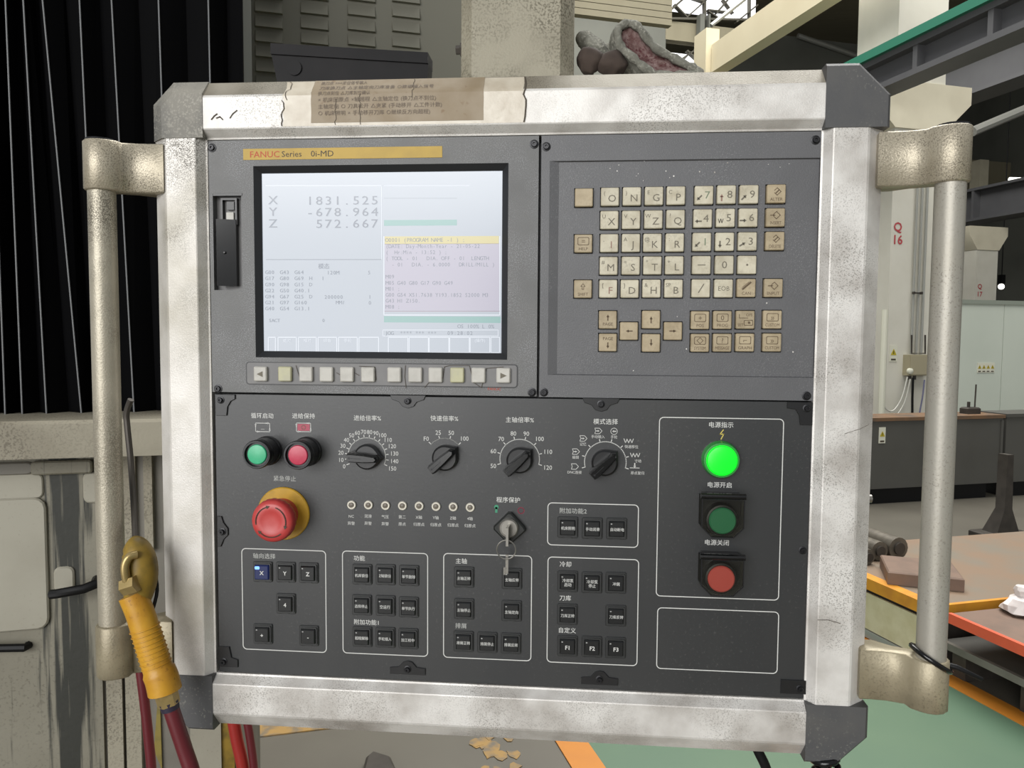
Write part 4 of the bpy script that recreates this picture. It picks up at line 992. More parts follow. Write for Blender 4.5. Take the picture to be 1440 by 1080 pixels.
# dial scales
def dial_scale(px_, py_, r, angs, labs, a0, a1, h, off=6.0, sx=.95):
    c = P(px_, py_); n = 40
    pts = [Vector((c[0]+r*math.cos(math.radians(a0+(a1-a0)*i/n)), c[1]+r*math.sin(math.radians(a0+(a1-a0)*i/n)))) for i in range(n+1)]
    L_.stroke(pts, .75, ZW)
    for a, s_ in zip(angs, labs):
        d = Vector((math.cos(math.radians(a)), math.sin(math.radians(a)))); q = Vector(c)
        L_.stroke([q+d*r, q+d*(r+2.6)], .7, ZW)
    flush('dial_scale')
    for a, s_ in zip(angs, labs):
        d = Vector((math.cos(math.radians(a)), math.sin(math.radians(a)))); q = Vector(c)
        if s_:
            k = len(s_)*h*.27*abs(d.x)
            t = q+d*(r+off*.62)+d*k+Vector((0, d.y*h*.25)); text(L_, s_, t.x, t.y, ZW, h, 'C', sx, None, 0, 0); flush('scale_number')
    return c
DC = []
DC.append(dial_scale(515.8, 642.5, 17.0, [202-14.93*i for i in range(16)], [str(10*i) for i in range(16)], 172, -22, 5.3))
DC.append(dial_scale(625.4, 642.3, 16.2, [138, 106, 74, 42], ['F0', '25', '50', '100'], 138, 42, 5.5))
DC.append(dial_scale(730.8, 645.4, 17.2, [195-30*i for i in range(8)], [str(50+10*i) for i in range(8)], 195, -15, 5.5))
DC.append(dial_scale(851.2, 650, 17.8, [195-30*i for i in range(8)], ['']*8, 195, -15, 4.0))
# mode icons + captions
for (px_, py_), cap, kind in (((808, 656), 'DNC连接', 0), ((809.5, 635), '编辑', 1), ((820, 616.5), '记忆', 1), ((841, 606), '手动输入', 1), ((863.5, 606.5), '手轮', 2), ((884, 620), '快速移位', 3), ((893, 640), '寸动', 3), ((892.5, 657), '原点复归', 4)):
    c = Vector(P(px_, py_))
    if kind in (0, 1):
        L_.stroke([c+Vector(v) for v in ((-2.8, 2.4), (1.2, 2.4), (3.4, 0), (1.2, -2.4), (-2.8, -2.4), (-2.0, 0))], .45, ZW, 0, True)
        if kind: arrow(L_, c.x-.4, c.y, ZW, 1, 0, 3.4, .7)
    elif kind == 2: L_.stroke([c+Vector(v) for v in circ(0, 0, 2.8, 14)], .5, ZW, 0, True); arrow(L_, c.x, c.y, ZW, -1, 0, 3, .9)
    elif kind == 3: L_.stroke([c+Vector(v) for v in ((-4, 1.8), (-2.6, -1.8), (-1.4, 1.8), (0, -1.8), (1.4, 1.8), (2.8, -1.8), (4, 1.8))], .5, ZW)
    else: L_.stroke([c+Vector((-4, -.6)), c+Vector((4, -.6))], .5, ZW); arrow(L_, c.x, c.y+1.4, ZW, 0, -1, 4, .9)
    flush('mode_icon'); text(L_, cap, c.x+(2.5 if px_ > 870 else 0), c.y-5.0, ZW, 3.1, 'C', .95, None, 0, 0); flush('caption')
# led captions
LED = [(494, 710.4), (517.7, 710.4), (541.7, 711.2), (565.6, 711.5), (589.2, 711.9), (612.9, 712.5), (637.1, 713), (661, 713.8)]
for (x_, y_), (s1_, s2_) in zip(LED, (('NC', '异警'), ('润滑', '异警'), ('气压', '异警'), ('第二', '原点'), ('X轴', '归原点'), ('Y轴', '归原点'), ('Z轴', '归原点'), ('4轴', '归原点'))):
    pt(s1_, x_, y_+15.5, 3.4, 0, 1, 0, 0); pt(s2_, x_, y_+25.5, 3.4, 0, 1, 0, 0)
# key switch marks, lightning
p = P(698, 717); L_.box(p[0]-1, p[0]+1, p[1]-2.5, p[1]+2.5, .02, ZW, 4); L_.flat(circ(p[0], p[1]+2.6, 2, 10), ZW, 4); flush('unlock_mark')
p = P(732.7, 718); L_.stroke([Vector(v) for v in circ(p[0], p[1], 2.6, 16)], 1.0, ZW, 2, True); flush('lock_mark')
p = P(1015, 611); L_.stroke([Vector((p[0]+1.2, p[1]+4)), Vector((p[0]-1.6, p[1]+.2)), Vector((p[0]+1.6, p[1]+.4)), Vector((p[0]-.6, p[1]-4))], .8, ZW, 5)
flush('lightning_mark')

# clips with screws round the operator panel
def clip(px_, py_, kind):
    p = P(px_, py_); x, y = p
    shp = {'tl': [(-5, 5), (13, 5), (13, 1), (9, -1), (6, -6), (5, -14), (-5, -14)], 'tr': [(5, 5), (5, -14), (-5, -14), (-6, -6), (-9, -1), (-16, 0), (-16, 5)], 'bl': [(-5, -5), (13, -5), (13, 2), (7, 4), (5, 14), (-5, 14)], 'br': [(5, -5), (5, 7), (-16, 7), (-16, -5)],
           't': [(-16, 5), (-14, 1), (-8, -1), (-5, -5), (0, -6.5), (5, -5), (8, -1), (14, 1), (16, 5)], 'b': [(-16, -5), (-16, 1), (-8, 2), (-4, 6.5), (0, 7.5), (4, 6.5), (8, 2), (16, 1), (16, -5)], 'l': [(-5, -14), (-2, -14), (1, -7), (5, -3), (5, 3), (1, 8), (-1, 14), (-5, 14)]}[kind]
    b = MB(); b.slab([(x+a, y+c) for a, c in shp], -.2, 1.6, .3); k = build(b, 'clip', 'black_plastic', CON)
    place(scr2, 'screw', k, (x, y, 1.6))
for px_, py_, kd in ((311.7, 562.3, 'tl'), (574, 563.5, 't'), (845, 568, 't'), (1133.7, 574, 'tr'), (314, 747, 'l'), (316, 929.3, 'bl'), (573.7, 940, 'b'), (843, 954.3, 'b'), (1124.3, 967.3, 'br')): clip(px_, py_, kd)
q = P(1128.6, 774); place(scr2, 'screw', CON, (q[0], q[1], 0))

# ---- push buttons
def push(px_, py_, lens, label):
    x, y = P(px_, py_, 25)
    b = MB(); b.lathe(x, y, [(13.2, 0), (13.2, 3), (12.4, 4), (12.4, 17), (11.6, 18), (11.6, 19.5), (12.6, 20.5), (12.6, 24), (11.9, 25.2), (10.6, 25.2), (10.2, 22.5), (8, 22.5)], 36, 0)
    r = build(b, 'push_button', 'black_plastic', CON, label=label)
    b = MB(); b.lathe(x, y, [(8.7, 20), (8.7, 23.2), (8.1, 24.0), (5, 24.5), (1, 24.7)], 32); build(b, 'lens', lens, r)
    b = MB(); b.rings([circ3(x, y, 10.4, 25.0, 36), circ3(x, y, 10.4, 25.6, 36), circ3(x, y, 11.3, 25.6, 36), circ3(x, y, 11.3, 25.0, 36)], closed=True); build(b, 'trim_ring', 'dark_metal', r)
push(360.3, 639.5, 'lens_green', 'green lit push button'); push(418, 640.5, 'lens_red', 'red push button')
# emergency stop
x, y = P(383.6, 734, 32); xb, yb = P(399.5, 721.5)
x, y = (x+xb)/2, (y+yb)/2
ES = MB(); ES.lathe(xb, yb, [(23.8, 0), (23.8, 1.8), (23, 2.6), (14, 2.6)], 44); ES = build(ES, 'emergency_stop', 'estop_yellow', CON, label='red mushroom emergency stop on yellow ring')
b = MB(); b.rings([circ3(xb, yb, 14, 2.4, 32), circ3(xb+(x-xb)*.5, yb+(y-yb)*.5, 13, 14, 32), circ3(x, y, 12, 18, 32)]); build(b, 'stem', 'estop_red', ES)
b = MB(); n = 72; rs = []
for r_, w_ in ((11, 16), (15.5, 18), (18.0, 21), (18.6, 25), (18.2, 29.5), (17.0, 31.6), (14.5, 32.8), (10, 33.3), (8.5, 32.6), (3, 32.2)):
    rs.append([(x+(r_*(1+(.012 if (i % 3 < 2) else -.014)*(1 if 20 < w_ < 28 else 0)))*math.cos(2*math.pi*i/n), y+(r_*(1+(.012 if (i % 3 < 2) else -.014)*(1 if 20 < w_ < 28 else 0)))*math.sin(2*math.pi*i/n), w_) for i in range(n)])
b.rings(rs); build(b, 'mushroom_head', 'estop_red', ES)
b = MB()
for a0 in (70, 190, 310):
    b = MB()
    pts = [Vector((x+13.2*math.cos(math.radians(a0-a)), y+13.2*math.sin(math.radians(a0-a)))) for a in range(0, 85, 7)]
    b.stroke(pts, .9, 33.6); e = pts[-1]; d = (pts[-1]-pts[-2]).normalized(); nn = Vector((-d.y, d.x))
    b.add([(*(e+d*3), 33.6), (*(e+nn*1.6), 33.6), (*(e-nn*1.6), 33.6)], [(0, 1, 2)]); build(b, 'arrow_mark', 'print_dark', ES)
# ---- rotary knobs
def knob(c, ang, label, fin=None):
    x, y = c; a = math.radians(ang)
    def R(px_, py_): return (x+px_*math.cos(a)-py_*math.sin(a), y+px_*math.sin(a)+py_*math.cos(a))
    disc = []
    for i in range(28):
        t = 2*math.pi*i/28; r = 11.3
        if abs(((t+math.pi) % (2*math.pi))-math.pi) < .5: continue
        disc.append(R(r*math.cos(t), r*math.sin(t)))
    disc = [R(14.6, 0)]+disc
    b = MB(); b.slab(disc, 0, 6.5, 1.6); k = build(b, 'rotary_knob', 'black_plastic', CON, label=label)
    fo = [R(*v) for v in ((-15.2, -3.6), (-13, -4.4), (0, -4.2), (11, -3.0), (13.2, 0), (11, 3.0), (0, 4.2), (-13, 4.4), (-15.2, 3.6))]
    ft = [R(*v) for v in ((-14.4, -2.2), (-12.6, -2.9), (0, -2.6), (9.4, -1.7), (11, 0), (9.4, 1.7), (0, 2.6), (-12.6, 2.9), (-14.4, 2.2))]
    b = MB(); b.rings([[(p[0], p[1], 4) for p in fo], [(p[0], p[1], 13) for p in fo], [(p[0], p[1], 17.5) for p in ft]]); build(b, 'grip', 'black_gloss', k, sharp=25)
    b = MB(); p0, p1 = R(-11.5, 0), R(-2, 0); b.stroke([Vector(p0), Vector(p1)], .5, 17.6); b.flat(circ(*R(-12.2, 0), .9, 8), 17.62); build(b, 'pointer_line', 'dark_metal', k)
kc = [P(514.2, 643.5, 8), P(624.5, 645, 8), P(730, 648.5, 8), P(850.5, 652, 8)]
for c, a_, lb in ((kc[0], -3, 'black rotary knob for feed override'), (kc[1], 42, 'black rotary knob for rapid override'), (kc[2], 43, 'black rotary knob for spindle override'), (kc[3], 44, 'black rotary knob for mode selection')): knob(c, a_, lb)
# ---- indicator leds
for x_, y_ in LED:
    p = P(x_, y_, 2); b = MB(); b.rings([circ3(p[0], p[1], 4.0, 0, 20), circ3(p[0], p[1], 4.0, 1.6, 20), circ3(p[0], p[1], 3.5, 2.0, 20), circ3(p[0], p[1], 2.6, 2.0, 20), circ3(p[0], p[1], 2.4, 1.0, 20)])
    k = build(b, 'indicator_light', 'led_ring', CON)
    b = MB(); b.lathe(p[0], p[1], [(2.3, .6), (2.2, 1.4), (1.3, 2.0), (.3, 2.2)], 14); build(b, 'lens', 'led_core', k)
# ---- key switch
p = P(717, 741); d = 14.5
b = MB(); b.slab([(p[0]+d*a, p[1]+d*c) for a, c in ((1.0, -.12), (.88, .12), (.1, .95), (-.1, .95), (-.95, .1), (-.95, -.1), (-.1, -.95), (.1, -.95))], 0, 6, 1.2)
KS = build(b, 'key_switch', 'lock_dark', CON, label='black diamond shaped key switch')
lx, ly = P(715, 743.4, 9)
b = MB(); b.lathe(lx, ly, [(8.6, 5), (8.6, 8), (7.4, 9.4), (6.9, 9.4), (6.7, 8.6), (2, 8.6)], 28); build(b, 'lock_barrel', 'steel', KS, label='steel lock barrel')
b = MB(); b.box(lx-1.0, lx+1.2, ly-12, ly+3.5, 8, 22); build(b, 'key_blade', 'steel', KS)
rx_, ry_ = P(711.8, 773.5, 20)
b = MB(); b.tube([(rx_+8.1*math.cos(t*math.pi/14), ry_+8.1*math.sin(t*math.pi/14), 19) for t in range(28)], .6, 6, closed=True); build(b, 'key_ring', 'steel', KS)
b = MB(); kx, ky = P(713, 785, 17); b.box(kx-1.3, kx+1.1, ky-13.5, ky+3, 15, 17); b.box(kx-3, kx-1.1, ky-14.5, ky-8, 15, 17); build(b, 'spare_key', 'steel', KS)
# ---- square illuminated buttons
fb = MB(); fb.slab(rr(-8.9, 8.9, -9.6, 9.2, 1.4, 3), 0, 1.4, .5, 0); fb.frame(rr(-7.8, 7.8, -8.0, 7.8, 1.2, 3), 1.1, 1.2, 2.6, 0); fb.box(-3, 3, -9.3, -8.5, 1.3, 1.9, 0)
cbm = MB(); cbm.slab(rr(-6.5, 6.5, -6.6, 6.5, 1.0, 3), 1.2, 4.4, .8, 0)
ledm = MB(); ledm.flat(rect(-5.2, -3.9, 4.0, 5.0), 4.45, 0)
fm = mesh_of(fb, 'button_frame', 'panel', (0, 0, 0)); cm = mesh_of(cbm, 'cap_black', 'panel', (0, 0, 0)); cmb = mesh_of(cbm, 'cap_blue', 'panel', (0, 0, 0)); lm = mesh_of(ledm, 'cap_led', 'panel', (0, 0, 0))
ledb = MB(); ledb.slab(rr(-6, -1.6, 2.8, 5.6, .9, 2), 4.3, 4.6); lmb = mesh_of(ledb, 'led_blue', 'panel', (0, 0, 0))
Z7 = lambda x_, y_: (320+x_/4.8, 750+y_/4.8)
Z8 = lambda x_, y_: (610+x_/4.635, 740+y_/4.635)
Z6 = lambda x_, y_: (760+x_/3.6, 560+y_/3.6)
SQ = [(Z7(232, 262), 'X'), (Z7(388, 265), 'Y'), (Z7(542, 270), 'Z'), (Z7(389, 478), '4'), (Z7(233, 683), '+'), (Z7(544, 695), '-'),
      (Z7(905, 280), '机床锁住'), (Z7(1063, 282), 'Z轴锁住'), (Z7(1222, 288), '单节删除'), (Z7(903, 487), '选择停止'), (Z7(1063, 492), '空运行'), (Z7(1220, 502), '单节执行'), (Z7(905, 702), '超程解除'), (Z7(1062, 707), '手轮插入'), (Z7(1217, 715), '加工校中'),
      (Z8(195, 335), '主轴正转'), (Z8(508, 345), '主轴反转'), (Z8(195, 542), '主轴停止'), (Z8(506, 555), '主轴定向'), (Z8(192, 755), '排屑正转'), (Z8(347, 762), '排屑停止'), (Z8(502, 768), '排屑反转'),
      (Z6(138, 655), '机床照明'), (Z6(262, 660), '手动润滑'), (Z6(386, 662), '自动断电'), (Z8(872, 362), '冷却泵/启动'), (Z8(1030, 370), '冷却泵/停止'), (Z8(1187, 372), '冲屑'), (Z8(870, 578), '刀库正转'), (Z8(1187, 587), '刀库反转'), (Z8(871, 785), 'F1'), (Z8(1030, 790), 'F2'), (Z8(1185, 797), 'F3')]
for (px_, py_), s_ in SQ:
    p = P(px_, py_, 3); on = s_ == 'X'
    k = place(fm, 'square_button', CON, (p[0], p[1], 0))
    place(cmb if on else cm, 'cap', k, (p[0], p[1], 0), label='blue lit cap' if on else None); place(lmb if on else lm, 'led_window', k, (p[0], p[1], 0))
    b = MB(); ls = s_.split('/'); lat = len(s_) <= 2 and s_ != '冲屑'
    for i, l in enumerate(ls):
        text(b, l, p[0]+.3, p[1]-.3+(len(ls)-1)*1.7-i*3.6, 4.5, 5.0 if lat else (3.3 if len(l) > 3 else 3.5), 'C', 1.0 if lat else .92, None, .02 if lat else .005)
    build(b, 'legend', 'print_white', k)
# ---- power lamp and guarded buttons
x, y = P(1015, 647.5, 8)
b = MB(); b.lathe(x, y, [(15.8, 0), (15.8, 3), (15.2, 5), (14.6, 8.0), (13.4, 8.2)], 40); PL = build(b, 'power_lamp', 'lamp_ring', CON, label='bright green glowing power lamp')
b = MB(); b.lathe(x, y, [(12.8, 4), (12.8, 8.8), (11.8, 10), (8, 10.8), (1, 11.0)], 40); build(b, 'lens', 'lamp_on', PL)
def guarded(lx_, ly_, gx0, gy0, gx1, gy1, lens, label):
    x, y = P(lx_, ly_, 14); a, c = P(gx0, gy0, 16), P(gx1, gy1, 16); g0, g1, h1, h0 = a[0], c[0], a[1], c[1]
    cut = (g1-g0)*.24
    po = [(g0+cut, h0), (g1-cut, h0), (g1, h0+cut), (g1, h1), (g0, h1), (g0, h0+cut)]
    b = MB(); b.slab(po, 0, 2.5, .6); r = build(b, 'guarded_button', 'black_plastic', CON, label=label)
    b = MB(); b.lathe(x, y, [(14, 0), (14, 9), (13, 11.5), (11.5, 11.8), (11, 10)], 32); build(b, 'collar', 'black_plastic', r)
    b = MB(); b.lathe(x, y, [(11.2, 6), (11.2, 13), (10.2, 14), (1, 14.2)], 32); build(b, 'lens', lens, r)
    b = MB(); b.tube([(g0-.8, h1+1, 16), (g1+.8, h1+1, 16)], 2.6, 10); b.box(g0+2, g1-2, h1-1.5, h1+1.6, 0, 15); build(b, 'hinge', 'black_gloss', r)
    b = MB(); n_ = len(po); ins_ = inset(po, 2.0)
    rs = [[(q[0], q[1], 2.5) for q in po], [(q[0], q[1], 17) for q in po], [(q[0], q[1], 18.6) for q in ins_]]
    b.rings(rs, 0, False, True); build(b, 'clear_cover', 'smoky_clear', r, sharp=10, label='clear smoky flip cover')
    b = MB(); b.frame(po, .9, 16.4, 17.6); build(b, 'cover_rim', 'dark_metal', r)
guarded(1016.4, 733, 987, 699, 1046, 757, 'lens_darkgreen', 'dark green button under clear flip cover')
guarded(1014.7, 815, 986, 784, 1045, 839, 'lens_coral', 'red button under clear flip cover')

# ---- old instruction sticker and tape on the top bar
def on_bar(px_, s_): return None
def barpt(u, s_):                                         # point on the top bar profile, s outward distance
    for (s0, w0), (s1_, w1) in zip(PROF[3:7], PROF[4:8]):
        if s0 <= s_ <= s1_: return (u, V1+s_, w0+(w1-w0)*(s_-s0)/max(1e-6, s1_-s0))
    return (u, V1+s_, 0)
def barsheet(name, u0, u1, ss, m, dz, label, jag=0):
    b = MB(); random.seed(21); rows_ = []
    ss = sorted(set(list(ss)+[x_ for x_ in (8, 34, 36) if ss[0] < x_ < ss[-1]]))
    n = 12
    for s_ in ss:
        rows_.append([tuple(Vector(barpt(u0+(u1-u0)*i/n+(random.uniform(-jag, jag) if i in (0, n) else 0), s_))+Vector((0, dz*.5, dz))) for i in range(n+1)])
    vs = [p for r in rows_ for p in r]; fs = []
    for k in range(len(ss)-1):
        for i in range(n): o_ = k*(n+1)+i; fs.append((o_, o_+1, o_+n+2, o_+n+1))
    b.add(vs, fs); return build(b, name, m, CON, label=label, sharp=20)
ua, ub = P(438, 160, 8)[0], P(680, 160, 8)[0]
barsheet('tape', P(399, 160, 8)[0], ua+1, [8.3, 14, 20, 27, 33, 42, 49], 'tape', .25, 'crinkled clear tape', 1.6)
barsheet('tape', ub-1, P(738, 160, 8)[0], [8.3, 14, 20, 27, 33, 42, 49], 'tape', .25, 'crinkled clear tape', 1.6)
barsheet('tape', P(399, 160, 8)[0], P(738, 160, 8)[0], [8.1, 10, 12.5], 'tape', .2, 'crinkled clear tape', .5)
barsheet('instruction_sticker', ua, ub, [10.5, 20, 30, 40, 49.6], 'sticker_old', .45, 'stained brown instruction sticker', .3)
b = MB()
lines = ['换刀点 ×××定位信号输入', '刀库换刀点 △主轴定向刀库准备 ○数据输入信号', '换刀点到位 △刀库到位确认', '× 机床回原点 ×轴超程 △主轴定位 (换刀点不到位)', '主轴定向 ○ 刀具松开 △夹紧 (手动移开 △工件计数)', '○ 机床照明 × 手动移开刀库 ○继续反方向超程)']
for i, l in enumerate(lines):
    q = MB(); text(q, l, 0, 0, 0, 4.6, 'L', 1.0, None, 0)
    wmax = max(v[0] for v in q.v); k = min(1.0, (ub-ua-14)/wmax)*( .80 if i in (0, 2) else 1)
    sc_ = 46.2-i*5.6
    b = MB(); b.add([tuple(Vector(barpt(ua+6+v[0]*k, sc_+v[1]*.92))+Vector((0, .4, .75))) for v in q.v], q.f); build(b, 'sticker_text', 'sticker_text', CON)
b = MB(); random.seed(4)
def bcrack(u, s0, s1_, wob=1.2, w=.45):
    b = MB(); pts = []; k = 9
    for i in range(k+1): pts.append(Vector(barpt(u+random.uniform(-wob, wob), s0+(s1_-s0)*i/k)))
    for i in range(k):
        a_, c_ = pts[i], pts[i+1]; o_ = Vector((0, .3, .8)); d_ = Vector((w/2, 0, 0)); b.add([tuple(a_-d_+o_), tuple(a_+d_+o_), tuple(c_+d_+o_), tuple(c_-d_+o_)], [(0, 1, 2, 3)])
    build(b, 'tape_crack', 'crack', CON)
bcrack(P(398, 150, 8)[0], 8.2, 30, 1.6, .8); bcrack(P(404, 150, 8)[0], 30, 49, 2.0, .6); bcrack(P(738, 150, 8)[0], 8.2, 49, 1.4, 1.3); bcrack(P(472, 150, 8)[0], 8.5, 30, .9); bcrack(P(507, 150, 8)[0], 8.5, 34, 1.0); bcrack(P(580, 150, 8)[0], 30, 49, 1.0)
# scratch on the right bar, side screw, scuffs
for pts, w_ in (([(1150, 872), (1165, 872), (1182, 877)], .5), ([(297, 168), (301, 163), (305, 160)], 1.0), ([(304, 166), (309, 164), (313, 168)], 1.0), ([(323, 166), (327, 160), (333, 155)], .9), ([(1188, 610), (1210, 603), (1222, 597)], .3)):
    b = MB(); b.stroke([Vector(P(*p, 9)) for p in pts], w_, 8.9); build(b, 'scratch', 'crack', CON)
b = MB(); q = P(1232, 702, -12); b.lathe(0, 0, [(5, 0), (5, 2), (3.5, 2.6), (3.5, 6), (2, 6.6)], 14); b.v = [(U1+FW-1+v[2], q[1]+v[1], -14+v[0]) for v in b.v]; build(b, 'side_bolt', 'steel', CON)

# ---- handles
def handle(side, top, bot, tube_t, tube_b, mb_t, mb_b, mt):
    sg = -1 if side == 'left' else 1
    ends_ = []
    ut, vt = P(*tube_t, 18); ub_, vb = P(*tube_b, 18); ux = (ut+ub_)/2
    for (pin, pout, y0, y1), m in ((top, mb_t), (bot, mb_b)):
        ym = (y0+y1)/2; ui = P(pin, ym, 8)[0]; v1 = P(pin, y0, 6)[1]; v0 = P(pin, y1, 6)[1]
        prof = [(ui, 9.4), (ui+sg*10, 9.2), (ui+sg*22, 10.5), (ui+sg*34, 14.5), (ux-sg*17, 21.5), (ux-sg*11.5, 27.2)]
        for k in range(9):
            a_ = math.radians(115-k*26.5); prof.append((ux+sg*14.0*math.cos(a_), 18+14.0*math.sin(a_)))
        prof += [(ux-sg*8, 2), (ui+sg*30, -4), (ui+sg*18, -16), (ui+sg*4, -16)]
        po = prof if area2(prof) > 0 else prof[::-1]
        ins_ = inset(po, 1.2)
        b = MB(); b.rings([[(x_, v0, w_) for x_, w_ in ins_], [(x_, v0+1.2, w_) for x_, w_ in po], [(x_, v1-1.2, w_) for x_, w_ in po], [(x_, v1, w_) for x_, w_ in ins_]])
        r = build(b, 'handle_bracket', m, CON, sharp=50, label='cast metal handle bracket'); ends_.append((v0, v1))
        if m == mb_t:
            b = MB(); b.lathe(0, 0, [(12.5, 0), (12, 1.6), (6, 2.4)], 24); b.v = [(ux+v[0], v1+v[2], 18+v[1]) for v in b.v]; build(b, 'end_cap', 'dark_metal', r)
    b = MB(); b.tube([(ux, ends_[1][1]-6, 18), (ux, (ends_[0][0]+ends_[1][1])/2, 18), (ux, ends_[0][0]+6, 18)], 11.4, 28); build(b, 'handle_tube', mt, CON, sharp=40, label='round metal grab bar')
    return ux, ends_
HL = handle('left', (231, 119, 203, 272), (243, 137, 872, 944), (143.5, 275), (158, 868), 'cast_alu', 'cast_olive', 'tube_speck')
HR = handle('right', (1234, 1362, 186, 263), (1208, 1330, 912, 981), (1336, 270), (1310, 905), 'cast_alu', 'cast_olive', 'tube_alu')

# ---- support arm on top
b = MB(); va = V1+FW-1
def armring(v, k=1.0):
    ua_, ub_ = P(646, 100, -12)[0], P(806, 100, -12)[0]; c = (ua_+ub_)/2; h = (ub_-ua_)/2*k; ch = 11*k
    return [(c-h+ch, v, -8), (c+h-ch, v, -8), (c+h, v, -22), (c+h, v, -76), (c+h-ch, v, -90), (c-h+ch, v, -90), (c-h, v, -76), (c-h, v, -22)]
r0, r1, r2 = armring(va+1.5), armring(va+4), armring(va+420, .985)
n = 8; vs = armring(va+1.5, .97)+r1+r2; fs = []; ms = []
for k in range(2):
    for i in range(n): fs.append((k*n+i, k*n+(i+1) % n, (k+1)*n+(i+1) % n, (k+1)*n+i)); ms.append(0 if i == 0 else 1)
b.add(vs, fs); b.m = ms; b.add(vs[:n], [tuple(range(n))]); b.add(vs[-n:], [tuple(range(n))])
build(b, 'support_arm', ['arm_grey', 'arm_grey'], CON, sharp=8, label='grey speckled eight sided support arm')
b = MB(); ua_ = P(646, 100, -12)[0]; b.lathe(0, 0, [(6, 0), (6, 3), (4, 3), (4, 7)], 6); b.v = [(ua_-v[2]+.5, P(645, 68, -30)[1]+v[1], -34+v[0]) for v in b.v]; build(b, 'arm_bolt', 'steel_dark', CON)

# ================================================================== THINGS ON AND AROUND THE CONSOLE
VT = V1+FW+.3                                              # top of housing
VB = V1+FW                                                # top edge of the bar
# black box on the console top
p0, p1 = P(386, 66, -78), P(605, 80, -86)
root = thing('black_tray', 'flat black plastic box with overhanging rim lying on the console top', 'box', 'panel', ((p0[0]+p1[0])/2, VT, -78))
ztl, ztr = p0[1], p1[1]
def bx(name, m, dv0, dv1, sh, w0, w1):
    b = MB(); a_ = p0[0]; c_ = p1[0]
    lo = [(a_+sh, VT if dv0 is None else ztl-dv0, w0), (c_-sh*.2, VT if dv0 is None else ztr-dv0, w0-6), (c_-sh*.2, VT if dv0 is None else ztr-dv0, w1-6), (a_+sh, VT if dv0 is None else ztl-dv0, w1)]
    hi = [(a_, ztl-dv1, w0), (c_, ztr-dv1, w0-6), (c_, ztr-dv1, w1-6), (a_, ztl-dv1, w1)]
    b.rings([lo[::-1], hi[::-1]]); return build(b, name, m, root)
bx('body', 'box_black', None, 10, 10, -70, -90); bx('rim', 'box_black', 10, 0, 0, -68, -92)
b = MB(); q = P(414, 94, -70); b.lathe(q[0], q[1]-1, [(7, -70.5), (7, -69.4), (4.5, -69.4)], 18); build(b, 'knob_mark', 'box_black', root)
# gloves
def loop_glove():
    w0 = -30
    rim = [(868, 48), (872, 38), (884, 33), (897, 38), (908, 52), (922, 68), (942, 79), (962, 90), (978, 98), (985, 104), (962, 106), (940, 106), (920, 104), (902, 92), (886, 78), (873, 66)]
    R3 = []
    N = len(rim)
    for i, (x_, y_) in enumerate(rim):
        w_ = w0-6*math.sin(i/N*math.pi*2)
        q = P(x_, y_, w_); R3.append(Vector((q[0], max(q[1], VB+1.5), w_)))
    dense = []
    for i in range(N):
        q = [R3[(i+d) % N] for d in (-1, 0, 1, 2)]
        for k in range(3):
            f = k/3; dense.append(.5*((2*q[1])+(q[2]-q[0])*f+(2*q[0]-5*q[1]+4*q[2]-q[3])*f*f+(3*q[1]-q[0]-3*q[2]+q[3])*f**3))
    for d_ in dense: d_.y = max(d_.y, VB+2.2)
    c = sum(dense, Vector())/len(dense); n = len(dense)
    root = thing('work_glove', 'grey knitted work glove with open cuff and pink lining on the console top', 'glove', 'panel', (c.x, VT, -45), 'work gloves on the console')
    b = MB(); b.tube(dense, [3.7+.6*math.sin(i*1.7)+.4*math.sin(i*3.1) for i in range(n)], 8, closed=True); build(b, 'cuff_rim', 'glove_grey', root, sharp=70)
    b = MB(); rs = []
    for k, (sc_, dw) in enumerate(((1.03, 0), (1.08, -8), (1.02, -18), (.8, -30), (.4, -40))):
        ring = []
        for i, p_ in enumerate(dense):
            o_ = c+(p_-c)*sc_; o_ = o_+Vector((-k*3.0, -k*1.2, dw)); o_ += Vector((0, 1, 0))*1.2*noise.noise(o_*.12)
            o_.y = max(o_.y, (VB if o_.z > -49 else VT)+.6); ring.append(tuple(o_))
        rs.append(ring)
    b.rings(rs, 0, False, True); build(b, 'body', 'glove_grey', root, sharp=80)
    b = MB(); rs = []
    for k, (sc_, dw) in enumerate(((.9, -2), (.75, -5), (.5, -8), (.25, -9))):
        ring = []
        for i, p_ in enumerate(dense):
            o_ = c+(p_-c)*sc_; o_ = o_+Vector((0, 0, dw+1.2*noise.noise(p_*.4+Vector((k, 0, 0))))); o_.y = max(o_.y, VB+1.0); ring.append(tuple(o_))
        rs.append(ring)
    b.rings(rs, 0, False, True); build(b, 'lining', 'glove_pink', root, sharp=80, label='pink terry lining')
loop_glove()
root = thing('work_glove', 'dark brown stained work glove crumpled against the support arm', 'glove', 'panel', (P(840, 95, -40)[0], VT, -50), 'work gloves on the console')
